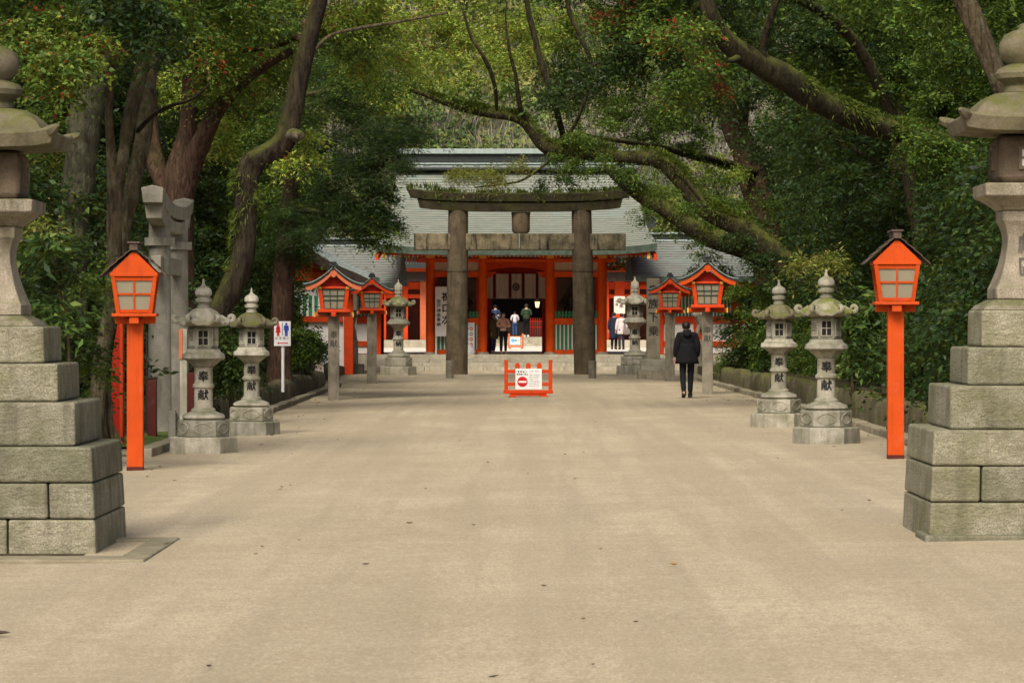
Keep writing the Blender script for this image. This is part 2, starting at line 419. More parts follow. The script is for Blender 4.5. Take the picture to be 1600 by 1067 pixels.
def bed(side):
    """the planted bank behind the low walls"""
    xs = [5.75,6.2,7,8,10,13,18,26,40]; ys = [34,38,44,50,56,62,68,74,80,86,92,98,104,110]
    if side < 0: xs = [5.9]+xs[1:]; ys = [53,56]+ys[5:]
    vs = []
    for y in ys:
        for x in xs:
            h = .30+.05*(x-5.6)**.8+.12*noise.noise(Vector((x*.7, y*.4, side)))
            vs.append((side*x, y, gz(side*x, y)+(.25 if x < 6 else h)))
    n = len(xs); fs = [(j*n+i, j*n+i+1, (j+1)*n+i+1, (j+1)*n+i) for j in range(len(ys)-1) for i in range(n-1)]
    rim = list(range(0, n*len(ys), n)); low = len(vs)
    for r in rim: vs.append((vs[r][0], vs[r][1], -.3))
    for k in range(len(rim)-1): fs.append((rim[k], rim[k+1], low+k+1, low+k))
    fr = list(range(n)); low2 = len(vs)
    for r in fr: vs.append((vs[r][0], vs[r][1], -.5))
    for k in range(n-1): fs.append((fr[k], fr[k+1], low2+k+1, low2+k))
    tag(MB().add(vs, fs).build('planting_ground', M['soil'], smooth='all'), kind='structure')
bed(1); bed(-1)

def rough_wall(name, label, x0, y0, x1, y1, th, h, mat, seed, n_per=3.2, taper=.0):
    """low wall of rough blocks, joints cut as dips"""
    L = math.hypot(x1-x0, y1-y0); n = int(L*n_per*2); ux, uy = (x1-x0)/L, (y1-y0)/L; nx, ny = uy, -ux
    rng = random.Random(seed); joints = []; p = 0
    while p < L: p += rng.uniform(.55, 1.5); joints.append((p, rng.uniform(-.05,.05)))
    prof = [(-.5,-.12),(-.5,.35),(-.47,.8),(-.36,.97),(0,1.0),(.36,.97),(.5,.8),(.5,-.12)]
    rings = []
    for k in range(n+1):
        s = L*k/n; d = min(abs(s-j) for j, _ in joints); dip = math.exp(-(d/.035)**2)
        lift = next(v for j, v in joints+[(L+9, 0)] if s <= j)
        cx, cy = x0+ux*s, y0+uy*s; ring = []
        for a, b in prof:
            q = Vector((s*1.7, a*3, b*3+seed))
            o = .035*noise.noise(q)+.02*noise.noise(q*3)
            w = a*th*(1-.25*dip)+o*(1 if a > 0 else -1)
            zz = b*h*(1-.10*dip)+(lift if b > .5 else 0)+.02*noise.noise(q*2+Vector((5,5,5)))
            ring.append((cx+nx*w, cy+ny*w, gz(cx, cy)+zz))
        rings.append(ring)
    ob = MB().loft(rings, True).build(name, mat, smooth=50)
    return tag(ob, label, 'wall')
rough_wall('low_stone_wall', 'low moss covered wall of rough blocks beside the two mossy lanterns and orange lamp post', 5.72, 37, 5.6, 93, .34, .42, M['wall_stone'], 3)
rough_wall('low_stone_wall', 'low dry grey wall of rough blocks behind the restroom sign and lanterns', -5.72, 54.5, -5.45, 84, .40, .46, M['wall_stone_b'], 7)

def kerb(x, y0, y1, wd=.2, h=.10, n=None):
    rng = random.Random(int(y0*10)+int(abs(x)*7)); y = y0; m = MB()
    while y < y1:
        L = min(rng.uniform(.9, 1.5), y1-y); d = rng.uniform(-.012, .012)
        z = gz(x, y+L/2)
        m.box(x-wd/2+d, x+wd/2+d, y+.006, y+L-.006, z-.12, z+h+rng.uniform(-.012, .012)); y += L
    return tag(m.build('kerb', M['kerb'], bevel=.015), kind='structure')
kerb(5.12, 33, 93); kerb(-5.02, 42, 49.2, .24, .12); kerb(-5.02, 53, 86)
# moss patch in front of the side torii
ms = MB()
vs = []; 
for k in range(26):
    a = 2*math.pi*k/26; r = 1+.25*noise.noise(Vector((math.cos(a)*2, math.sin(a)*2, 1)))
    x, y = -5.62+.48*r*math.cos(a), 48.2+3.4*r*math.sin(a); vs.append((x, y, gz(x, y)+.035))
vs.append((-5.62, 48.2, gz(-5.6, 48)+.12))
tag(ms.add(vs, [(k, (k+1) % 26, 26) for k in range(26)]).build('moss_ground', M['moss'], smooth='all'), kind='structure')

# ---------------------------------------------------------------- platform, steps and inner court
PZ = .56
tag(MB().box(-22, 20, 114.6, 118.0, -.3, PZ).build('shrine_platform', M['step_stone'], bevel=.012), kind='structure')
tag(MB().box(-30, 28, 118.0, 176, -.3, PZ-.004).build('courtyard', M['court']), kind='structure')
st = thing('stone_steps', 'wide flight of low grey stone steps in front of the red gate', 'steps', (-.3, 113.2, 0))
for k in range(3):
    rng = random.Random(40+k); x = XM(588, 113.5); x1 = XM(1012, 113.5); y0 = 113.25+.45*k; m = MB()
    while x < x1-.01:
        L = min(rng.uniform(1.3, 2.2), x1-x); 
        if x1-x-L < .4: L = x1-x
        m.box(x+.005, x+L-.005, y0, 114.6, PZ*k/4+(0 if k else -.2), PZ*(k+1)/4-.003*k); x += L
    m.build('step', M['step_stone'], st, bevel=.012)
# hills behind the shrine
def hillz(x, y):
    t = max(0, y-178); return -1+t*.34*(1+.10*math.sin(x*.05+1))+2.5*noise.noise(Vector((x*.04, y*.04, 2)))+.004*max(0, abs(x)-20)*t
xs = [-140+10*i for i in range(29)]; ys = [170+8*i for i in range(40)]
vs = [(x, y, hillz(x, y)) for y in ys for x in xs]; n = len(xs)
tag(MB().add(vs, [(j*n+i, j*n+i+1, (j+1)*n+i+1, (j+1)*n+i) for j in range(len(ys)-1) for i in range(n-1)]).build('hill', M['brush'], smooth='all'), kind='structure')

# ================================================================ the red gate
GD = 116.0; GX = XM(807, GD)
gate = thing('shrine_gate', 'red pillared shrine gate with a broad copper shingle gable roof', 'gate', (GX, GD, PZ))
PX = [XM(672.5, GD), XM(754.5, GD), XM(859.5, GD), XM(941, GD)]
def zg(py, D=GD): return ZM(py, D)
ptop = zg(404)
for row, y in enumerate((GD, GD+2.6, GD+5.2)):
    for x in PX:
        p = MB().lathe([(.165,PZ+.06),(.165,ptop)], 20, 0, (x, y, 0)).build('pillar', M['gate_red_lit'], gate, smooth=50)
        MB().lathe([(.235,PZ-.02),(.235,PZ+.03),(.20,PZ+.075)], 20, 0, (x, y, 0)).build('pillar_base', M['step_stone'], p, smooth=50)
        if row == 0:   # bracket arms with gilt caps on the pillar heads
            b = MB().box(x-.42, x+.42, y-.11, y+.11, ptop+.02, ptop+.16).build('bracket', M['red'], p, bevel=.02)
            MB().box(x-.19, x+.19, y-.52, y-.14, ptop-.02, ptop+.14).build('bracket_nose', M['red'], p, bevel=.03)
            MB().box(x-.13, x+.13, y-.535, y-.521, ptop, ptop+.12).build('gilt_cap', M['gold'], p)
def beam(name, x0, x1, y0, y1, za, zb, mat='gate_red_lit', parent=None): return MB().box(x0, x1, y0, y1, zg(za), zg(zb)).build(name, M[mat], parent or gate, bevel=.012)
beam('head_beam', PX[0]-.5, PX[3]+.5, GD-.10, GD+.10, 410, 404.6)
for a, b in ((0,1),(2,3)):
    x0, x1 = PX[a]+.15, PX[b]-.15
    for y in (GD,):
        beam('tie_beam', x0, x1, y-.09, y+.09, 433, 424.2)
        MB().box(x0, x1, y-.02, y+.02, zg(424), zg(410.3)).build('upper_plaster_panel', M['plaster'], gate)
        beam('waist_beam', x0, x1, y-.12, y+.10, 507, 497, 'gate_red_lit')
        beam('sill_beam', x0, x1, y-.12, y+.10, 553.2, 546.5, 'gate_red_lit')
        pn = MB().box(x0, x1, y-.01, y+.03, zg(546.4), zg(507.2)).build('lower_panel', M['green'], gate)
        m = MB(); nn = 11
        for k in range(nn):
            xx = x0+(x1-x0)*(k+.5)/nn; m.box(xx-.022, xx+.022, y-.055, y-.012, zg(546.2), zg(507.4))
        tag(m.build('slat', M['board_white'], pn), kind='stuff')
        scr = MB().box(x0, x1, y+.95, y+.99, zg(497), zg(433.5)).build('bay_screen', M['brown_mesh'], gate)
        MB().box(x0-.1, x1+.1, y+1.0, y+1.06, PZ+.02, zg(424)).build('bay_back_wall', M['oldred'], gate)
        m = MB(); nn = 13
        for k in range(nn):
            xx = x0+(x1-x0)*(k+.5)/nn
            m.prism([(xx-.035, zg(496.8)), (xx+.035, zg(496.8)), (xx+.035, zg(489.5)), (xx+.05, zg(488.5)), (xx, zg(485)), (xx-.05, zg(488.5)), (xx-.035, zg(489.5))], y-.06, y+.0)
        m.box(x0, x1, y-.045, y-.015, zg(493.4), zg(492))
        tag(m.build('picket_rail', M['green'], gate), kind='stuff')
        for sx in (x0+.04, x1-.04): MB().box(sx-.045, sx+.045, y-.02, y+.06, zg(496.8), zg(433.2)).build('bay_jamb', M['deepred'], gate)
        MB().box(x0+.1, x1-.1, y-.03, y+.03, zg(436.5), zg(433.2)).build('bay_lintel_lattice', M['darkwood'], gate)
# guardian figures seated in the bays
def guardian(cx, label):
    t = thing('guardian_statue', label, 'statue', (cx, GD+.55, PZ))
    z0 = zg(497); y = GD+.5
    MB().box(cx-.45, cx+.45, y-.3, y+.3, PZ, z0-.03).build('pedestal', M['darkwood'], t, bevel=.02)
    MB().lathe([(.40,0),(.44,.12),(.36,.3),(.22,.5),(.25,.72),(.20,.86),(.08,.93),(.075,.98),(.11,1.03),(.12,1.13),(.10,1.22),(.06,1.27),(.07,1.38),(.02,1.44)], 14, 0, (cx, y, z0), sy=.6).build('robed_figure', M['darkwood'], t, smooth=True)
    for s in (-1, 1):
        MB().tube([(cx+s*.22, y, z0+.78), (cx+s*.40, y-.06, z0+.56), (cx+s*.24, y-.24, z0+.42)], [.09,.085,.06], 8).build('sleeve', M['darkwood'], t, smooth=True)
guardian((PX[0]+PX[1])/2+.1, 'dark seated guardian figure in the gate bay behind the white banner board')
guardian((PX[2]+PX[3])/2-.1, 'dark seated guardian figure in the gate bay opposite the banner board')
# centre bay: arched beam, frog-leg carvings, jambs
xa, xb = PX[1]+.15, PX[2]-.15
pts = [(xa, zg(410.5)), (xb, zg(410.5)), (xb, zg(424.5))]
for k in range(13):
    t = k/12; x = xb+(xa-xb)*t; pts.append((x, zg(424.5)+.16*math.sin(math.pi*t)**.6))
pts.append((xa, zg(424.5)))
MB().prism(pts, GD-.10, GD+.10).build('arched_beam', M['red'], gate, bevel=.01)
for s, x in ((1, xa), (-1, xb)):
    MB().prism([(x, zg(424.6)), (x+s*.34, zg(424.6)), (x+s*.30, zg(428)), (x+s*.20, zg(429)), (x+s*.16, zg(433)), (x, zg(435))], GD-.06, GD+.06).build('carved_corbel', M['red'], gate, bevel=.01)
    # scroll relief on the arched beam
    m = MB(); c = [(x+s*(.42+.11*math.cos(a)*(1-a/9)), GD-.105, zg(417)+.09*math.sin(a)*(1-a/9)) for a in [i*.5 for i in range(13)]]
    m.tube(c, [.012]*len(c), 5).build('scroll_relief', M['deepred'], gate)
    xj = XM(768.4, GD+2) if s > 0 else XM(846.8, GD+2)
    x2 = x-s*.1
    MB().box(min(xj, x2), max(xj, x2), GD+2.0, GD+2.35, PZ, zg(425)).build('door_jamb', M['deepred'], gate, bevel=.01)
MB().box(xa-.1, xb+.1, GD+2.02, GD+2.3, zg(432), zg(404)).build('door_lintel', M['deepred'], gate)
# ceiling and soffit of the gate
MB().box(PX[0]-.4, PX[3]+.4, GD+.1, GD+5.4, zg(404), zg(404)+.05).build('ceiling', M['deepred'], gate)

# the roof: front and rear slopes in real courses
EY, RY = 112.0, 118.6                      # eave and ridge line
def rprof(t):                             # concave slope
    z0, z1 = ZM(388, EY), ZM(264, RY-.4)
    return EY+(RY-EY)*t, z0+(z1-z0)*(.80*t+.20*t**2.2)
def rhw(t): return 4.44+.50*(1-t)**2.6
def slope(mirror):
    m = MB(); nC = 34; nx = 24
    fy = (lambda y: 2*RY-y) if mirror else (lambda y: y)
    rows = []
    for k in range(nC):
        for t, lift in ((k/nC, .024), ((k+1)/nC, .0)):
            y, z = rprof(t); hw = rhw(t); row = []
            for i in range(nx+1):
                u = -1+2*i/nx; cz = .16*abs(u)**5*(1-t)**2
                row.append((GX+u*hw, fy(y), z+lift+cz))
            rows.append(row)
    vs = [p for r in rows for p in r]; fs = []; mi = []
    for r in range(len(rows)-1):
        for i in range(nx):
            a = r*(nx+1)+i; fs.append((a, a+1, a+nx+2, a+nx+1)); mi.append(0 if r % 2 == 0 else 1)
    m.v, m.f, m.m = vs, fs, mi
    # underside, eave edge, verge edges close the slab
    low = []
    for t in [i/10 for i in range(11)]:
        y, z = rprof(t); hw = rhw(t)
        low.append([(GX+(-1+2*i/nx)*hw*.995, fy(y+.05*(1-t)), z-.20-.04*(1-t)+.16*abs(-1+2*i/nx)**5*(1-t)**2) for i in range(nx+1)])
    o = len(m.v); m.v += [p for r in low for p in r]
    for r in range(10):
        for i in range(nx):
            a = o+r*(nx+1)+i; m.f.append((a, a+nx+1, a+nx+2, a+1)); m.m.append(2)
    for i in range(nx): m.f.append((i, o+i, o+i+1, i+1)); m.m.append(2)
    for e in (0, nx):
        for r in range(10):
            q = [o+r*(nx+1)+e, o+(r+1)*(nx+1)+e]
            k0 = int(round(r/10*nC)); k1 = int(round((r+1)/10*nC))
            top = [kk*(nx+1)+e for kk in range(2*k0, min(2*k1+1, 2*nC))]
            m.f.append(tuple(q+top[::-1])); m.m.append(3)
    return m
roof = slope(False).build('roof', [M['copper'], M['copper_gap'], M['verdigris'], M['edge_copper']], gate)
slope(True).build('rear_slope', [M['copper'], M['copper_gap'], M['verdigris'], M['edge_copper']], roof)
rl = 4.50
def rz(py): return ZM(py, RY-.35)
for nm, a, b, yh, mt in (('ridge_course', 266.5, 262, .62, 'black_copper'), ('ridge_course', 262, 259.5, .58, 'edge_copper'), ('ridge_course', 259.5, 257.5, .46, 'black_copper'), ('ridge_course', 257.5, 255, .50, 'edge_copper'), ('ridge_body', 255, 241, .36, 'black_copper'), ('ridge_cap', 241, 233, .52, 'edge_copper')):
    MB().box(GX-rl, GX+rl, RY-yh, RY+yh, rz(a), rz(b)-.002).build(nm, M[mt], roof, bevel=.02)
for px in (696.5, 804.6, 912):
    MB().lathe([(.02,-.03),(.085,-.02),(.10,0),(.085,.03),(.02,.05)], 16, 0, (0,0,0)).build('gilt_crest', M['gold'], roof, smooth=True).matrix_local = Matrix.Translation(Vector((XM(px, RY-.4), RY-.37, ZM(249.5, RY-.4)))-gate.location) @ Matrix.Rotation(R(90), 4, 'X')
# gable ends
for s in (-1, 1):
    x = GX+s*3.6
    MB().add([(x, EY+2.2, 4.5), (x, 2*RY-EY-2.2, 4.5), (x, RY, rprof(1)[1]-.15)], [(0,1,2)]).build('gable_wall', M['deepred'], gate)
    m = MB(); rings = []
    for t in [i/10 for i in range(11)]:
        y, z = rprof(t); xx = GX+s*(rhw(t)-.06); rings.append([(xx-.05, y+.12, z-.20), (xx+.05, y+.12, z-.20), (xx+.05, y+.12, z-.42), (xx-.05, y+.12, z-.42)])
    m.loft(rings).build('bargeboard', M['red'], gate)
# red eave board, rafters with gilt ends, soffit
MB().box(GX-4.62, GX+4.62, EY+.22, EY+.34, ZM(398.5, EY), ZM(394.3, EY)).build('eave_board', M['red'], gate, bevel=.01)
m = MB(); mg = MB()
nR = 62
for k in range(nR):
    x = GX-4.5+9.0*k/(nR-1)
    vs0 = Vector((x, EY+.40, ZM(400.5, EY+.4))); vs1 = Vector((x, GD+.3, ZM(402, EY+.4)+.55)); d = vs1-vs0
    rot = Vector((0,1,0)).rotation_difference(d.normalized()).to_matrix()
    m.cbox((vs0+vs1)/2, (.055, d.length, .07), rot)
    mg.box(x-.022, x+.022, EY+.385, EY+.396, vs0.z-.03, vs0.z+.03)
tag(m.build('rafter_row', M['red'], gate), kind='stuff'); tag(mg.build('rafter_gilding', M['gold'], gate), kind='stuff')
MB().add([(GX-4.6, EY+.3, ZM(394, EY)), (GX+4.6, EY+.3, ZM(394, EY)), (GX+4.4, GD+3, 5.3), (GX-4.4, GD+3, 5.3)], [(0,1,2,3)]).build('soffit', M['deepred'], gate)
for s in (-1, 1):   # gilt corner caps on the eave
    MB().box(GX+s*4.64-.05, GX+s*4.64+.05, EY+.18, EY+.42, ZM(404, EY), ZM(394, EY)).build('eave_corner_cap', M['gold'], gate)
MB().box(GX-4.2, GX+4.2, GD-.16, GD+.16, ptop+.16, ptop+.34).build('eave_purlin', M['red'], gate, bevel=.01)

# curtain with crest hung in the passage
cur = thing('entrance_curtain', 'pale curtain with dark stripes and round flower crest hung in the gate passage', 'curtain', ((xa+xb)/2, GD+1.95, zg(429)))
zt, zb = zg(428, GD+1.95), zg(466.5, GD+1.95)
xl, xr = XM(761, GD+1.9), XM(852, GD+1.9)
edges = [xl]+[XM(p, GD+1.9) for p in (772.5, 797, 817.5, 839)]+[xr]
rings = []
for k in range(61):
    x = xl+(xr-xl)*k/60; dy = .035*math.sin(k*1.05)+.02*math.sin(k*.37+1)
    rings.append([(x, GD+1.9+dy*.3, zt), (x, GD+1.9+dy*.7, (zt+zb)/2), (x, GD+1.9+dy, zb)])
MB().loft(rings, False, close=False).build('cloth', M['cloth'], cur, smooth='all')
for e in edges[1:-1]:
    MB().box(e-.05, e+.05, GD+1.84, GD+1.85, zb+.01, zt).build('stripe', M['cloth_stripe'], cur)
cx = XM(806.5, GD+1.84); cz = ZM(448.5, GD+1.84); m = MB()
for k in range(16):
    a = 2*math.pi*k/16; da = math.pi/16*.72
    poly = [(cx+.05*math.cos(a), cz+.05*math.sin(a))]+[(cx+r*math.cos(a+o*da), cz+r*math.sin(a+o*da)) for r, o in ((.115,-1),(.145,-.6),(.152,0),(.145,.6),(.115,1))]
    m.prism(poly, GD+1.822, GD+1.828)
m.lathe([(.035,0),(.035,.006)], 14, 0, (0,0,0))
nv = 14*2
for i in range(len(m.v)-nv, len(m.v)): v = m.v[i]; m.v[i] = (cx+v[0], GD+1.822+v[2], cz+v[1])
m.build('crest', M['ink'], cur)

# ================================================================ corridors on both sides of the gate
def gable_roof(parent, x0, x1, ye, yr, ze, zr, nC=16, mat='copper_dim', name='roof', th=.16):
    """roof with its ridge along x; front slope in courses, plain rear slope"""
    m = MB(); rows = []
    for k in range(nC):
        for t, lift in ((k/nC, .028), ((k+1)/nC, 0)):
            rows.append([(x, ye+(yr-ye)*t, ze+(zr-ze)*(.85*t+.15*t*t)+lift) for x in (x0, x1)])
    vs = [p for r in rows for p in r]
    for r in range(len(rows)-1): m.f.append((2*r, 2*r+1, 2*r+3, 2*r+2)); m.m.append(0 if r % 2 == 0 else 1)
    m.v = vs; o = len(vs)
    m.v += [(x0, ye+.04, ze-th), (x1, ye+.04, ze-th), (x0, yr, zr-th), (x1, yr, zr-th), (x0, 2*yr-ye, ze), (x1, 2*yr-ye, ze), (x0, yr, zr), (x1, yr, zr)]
    m.f += [(0, o, o+1, 1), (o, o+2, o+3, o+1), (o+6, o+7, o+5, o+4), (o+2, o+4, o+5, o+3)]; m.m += [2, 2, 0, 2]
    m.f += [(o, 0, o+6, o+2), (o+1, o+3, o+7, 1)]; m.m += [3, 3]
    return m.build(name, [M[mat], M['copper_gap'], M['verdigris'], M['black_copper']], parent)
def corridor(label, pxa, pxb, ye, yr, eave, ridge, wallD, posts, windows, whites, wend):
    xa_, xb_ = XM(pxa, ye), XM(pxb, ye)
    t = thing('shrine_corridor', label, 'corridor', ((xa_+xb_)/2, wallD, PZ))
    ze, zr = ZM(eave, ye), ZM(ridge+10, yr)
    rf = gable_roof(t, xa_, xb_, ye, yr, ze, zr)
    for nm, a, b, yh, mt in (('ridge_course', ridge+14, ridge+10.5, .34, 'edge_copper'), ('ridge_body', ridge+10.5, ridge+2.5, .24, 'black_copper'), ('ridge_cap', ridge+2.5, ridge-1, .32, 'edge_copper')):
        MB().box(xa_, xb_, yr-yh, yr+yh, ZM(a, yr-.3), ZM(b, yr-.3)-.002).build(nm, M[mt], rf, bevel=.02)
    MB().box(xa_, xb_, ye+.22, ye+.34, ze-.36, ze-.17).build('eave_board', M['red'], t)
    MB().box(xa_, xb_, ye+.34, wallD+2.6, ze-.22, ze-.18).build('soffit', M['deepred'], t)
    zz = lambda py: ZM(py, wallD)
    xw0, xw1 = XM(wend[0], wallD), XM(wend[1], wallD)
    for nm, a, b, mt, pr in (('head_beam', 463, 446, 'red', .10), ('window_rail', 505, 494.5, 'red', .12), ('middle_rail', 541, 533, 'orange', .10), ('ground_sill', 559, 553.5, 'orange', .11)):
        MB().box(xw0, xw1, wallD-pr, wallD+pr, zz(a) if a < 558 else PZ, zz(b)).build(nm, M[mt], t, bevel=.01)
    MB().box(xw0, xw1, wallD-.03, wallD+.03, zz(533), zz(505)).build('plaster_wall', M['white'], t)
    MB().box(xw0, xw1, wallD-.03, wallD+.03, PZ+.03, zz(541)).build('lower_plaster_wall', M['white'], t)
    MB().box(xw0, xw1, wallD+.02, wallD+.06, zz(494.5), zz(463)).build('window_backing', M['green'], t)
    for p in posts: MB().box(XM(p, wallD)-.15, XM(p, wallD)+.15, wallD-.15, wallD+.15, PZ, ze-.1).build('post', M['red'], t, bevel=.015)
    for a, b in windows:
        m = MB(); x0, x1 = XM(a, wallD), XM(b, wallD); n_ = max(3, int((x1-x0)/.115))
        for k in range(n_): xx = x0+(x1-x0)*(k+.5)/n_; m.box(xx-.02, xx+.02, wallD-.04, wallD+.018, zz(494.4), zz(463.2))
        tag(m.build('window_slat', M['board_white'], t), kind='stuff')
    MB().box(xw0, xw1, wallD+2.5, wallD+2.6, PZ, ze-.2).build('rear_wall', M['oldred'], t)
    return t
corridor('grey roofed corridor with green slatted windows running towards the restroom sign', 425, 623, 113.2, 117.6, 443, 372, 114.95, (450, 494, 540, 589), ((456,490),(500,536),(546,583)), (), (430, 595))
corridor('grey roofed corridor with a green slatted window behind the inscribed stone pillar', 989, 1190, 113.2, 117.6, 433, 364, 114.95, (1030, 1090, 1150), ((1036,1084),(1096,1144)), (), (1026, 1200))
# further red hall seen through the gaps at both sides of the gate
for (a, b, lb) in ((590, 672, 'red open hall with dark roof beam seen in the gap beside the banner board'), (938, 1000, 'red open hall with flower garland seen in the gap behind the two women')):
    D = 148.0; t = thing('inner_hall', lb, 'hall', (XM((a+b)/2, D), D, PZ)); x0, x1 = XM(a, D), XM(b, D)
    MB().box(x0-1, x1+1, D-1, D+3, ZM(440, D), ZM(425, D)).build('roof_beam', M['darkwood'], t)
    MB().box(x0-1, x1+1, D-1.2, D-1.0, ZM(425, D), ZM(420, D)).build('eave_board', M['orange'], t)
    MB().box(x0-1, x1+1, D-.1, D+.1, ZM(452, D), ZM(441, D)).build('lintel', M['red'], t)
    MB().box(x0-1, x1+1, D-.1, D+.1, ZM(466, D), ZM(460, D)).build('tie_beam', M['red'], t)
    for p, mt in ((a+6, 'red'), ((a+b)/2-1, 'red'), (b-8, 'salmon')): MB().box(XM(p, D)-.22, XM(p, D)+.22, D-.2, D+.2, PZ, ZM(440, D)).build('post', M[mt], t)
    MB().box(x0-1, x1+1, D+2.6, D+2.8, PZ, ZM(436, D)).build('rear_wall', M['oldred'], t)
    MB().box(x0-1, x1+1, D-.9, D-.3, PZ, PZ+.35).build('stone_base', M['step_stone'], t)
    MB().box(x0-1.5, x1+1.5, D-1.6, D+4, ZM(420, D), ZM(405, D)).build('roof', M['black_copper'], t)

# ---------------------------------------------------------------- main hall beyond the court
HD = 160.0
hall = thing('worship_hall', 'dark open worship hall on stone steps seen through the gate passage', 'hall', (GX, HD, PZ))
hz_ = ZM(526.5, HD-1)
for k in range(3):
    MB().box(-6, 5.4, HD-2.6+.5*k, HD+9, PZ-.01+(hz_-PZ)*k/3+(.004 if k else -.02), PZ+(hz_-PZ)*(k+1)/3).build('step', M['step_stone'], hall, bevel=.01)
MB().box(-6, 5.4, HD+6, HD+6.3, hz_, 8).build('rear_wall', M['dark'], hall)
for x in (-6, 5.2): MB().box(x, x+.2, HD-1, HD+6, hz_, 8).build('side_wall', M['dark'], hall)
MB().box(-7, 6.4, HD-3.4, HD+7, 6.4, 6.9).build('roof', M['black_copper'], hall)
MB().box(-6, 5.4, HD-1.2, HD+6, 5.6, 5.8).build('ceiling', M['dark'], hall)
for px in (758, 853): MB().box(XM(px, HD)-.2, XM(px, HD)+.2, HD-1.1, HD-.7, hz_, 5.6).build('pillar', M['oldred'], hall)
MB().box(-5.9, 5.3, HD+1.6, HD+2.3, hz_, hz_+.75).build('offering_counter', M['darkwood'], hall)
fl = thing('hall_fence', 'small dark red picket fence inside the worship hall by the hanging lamp', 'fence', (XM(836, HD), HD-.4, hz_))
for k in range(6):
    x = XM(829+k*3.6, HD-.4); MB().box(x-.019, x+.019, HD-.45, HD-.38, hz_, ZM(497, HD)).build('picket', M['deepred'], fl)
for a in (502, 511): MB().box(XM(827, HD), XM(849.5, HD), HD-.37, HD-.33, ZM(a+.8, HD), ZM(a-.8, HD)).build('rail', M['deepred'], fl)
lp = thing('hanging_lamp', 'small glowing paper lamp hanging in the dark worship hall', 'lamp', (XM(839.5, HD), HD-.3, ZM(481, HD)))
MB().lathe([(.07,0),(.12,.28)], 6, 0, (XM(839.5, HD), HD-.3, ZM(480.5, HD))).build('shade', M['warm_lamp'], lp)
MB().lathe([(.17,0),(.12,.06),(.03,.12)], 6, 0, (XM(839.5, HD), HD-.3, ZM(480.5, HD)+.285)).build('cap', M['darkwood'], lp)
MB().tube([(XM(839.5, HD), HD-.3, ZM(480.5, HD)+.4), (XM(839.5, HD), HD-.3, 5.6)], [.01,.01], 5).build('cord', M['darkwood'], lp)
# flower garland under the eave of the hall behind the right gap
gl = MB(); rg = random.Random(5)
for k in range(170):
    x = XM(rg.uniform(946, 986), 121); z = ZM(rg.uniform(404, 421), 121); y = 121+rg.uniform(-.12, .12); s = rg.uniform(.035, .07)
    mi = rg.choice([0,0,0,1,2]) if z > ZM(415, 121) else rg.choice([0,1,1])
    gl.lathe([(.01,-s),(s,-s*.3),(s*.8,s*.5),(.01,s)], 5, rg.random(), (x, y, z), mi)
gl.box(XM(945, 121), XM(987, 121), 121.1, 121.2, ZM(423, 121), ZM(421.4, 121), 1)
tag(gl.build('flower_garland', [plain('garland_leaf', (.13,.19,.04), .8, .3), M['orange'], plain('garland_flower', (.68,.55,.38), .8)]), 'row of green and orange flowers hung above the gap beside the gate', 'garland')
MB_hang = thing('hanging_plaques', 'row of orange tags with white tips hung under the eave beside the banner board', 'tags', (XM(640, 121), 121, 3.9))
for k in range(8):
    x = XM(629+k*4.3, 121); MB().box(x-.035, x+.035, 120.98, 121.02, ZM(409.5, 121), ZM(400, 121)).build('tag', M['orange'], MB_hang)
    MB().box(x-.03, x+.03, 120.97, 121.0, ZM(412.5, 121), ZM(409.6, 121)).build('paper_tip', M['board_white'], MB_hang)
MB().box(XM(626, 121), XM(663, 121), 121.03, 121.08, ZM(400, 121), ZM(398.5, 121)).build('rail', M['deepred'], MB_hang)
MB().box(XM(626, 121), XM(664, 121), 120.5, 121.6, ZM(398.4, 121), ZM(396, 121)).build('canopy', M['deepred'], MB_hang)
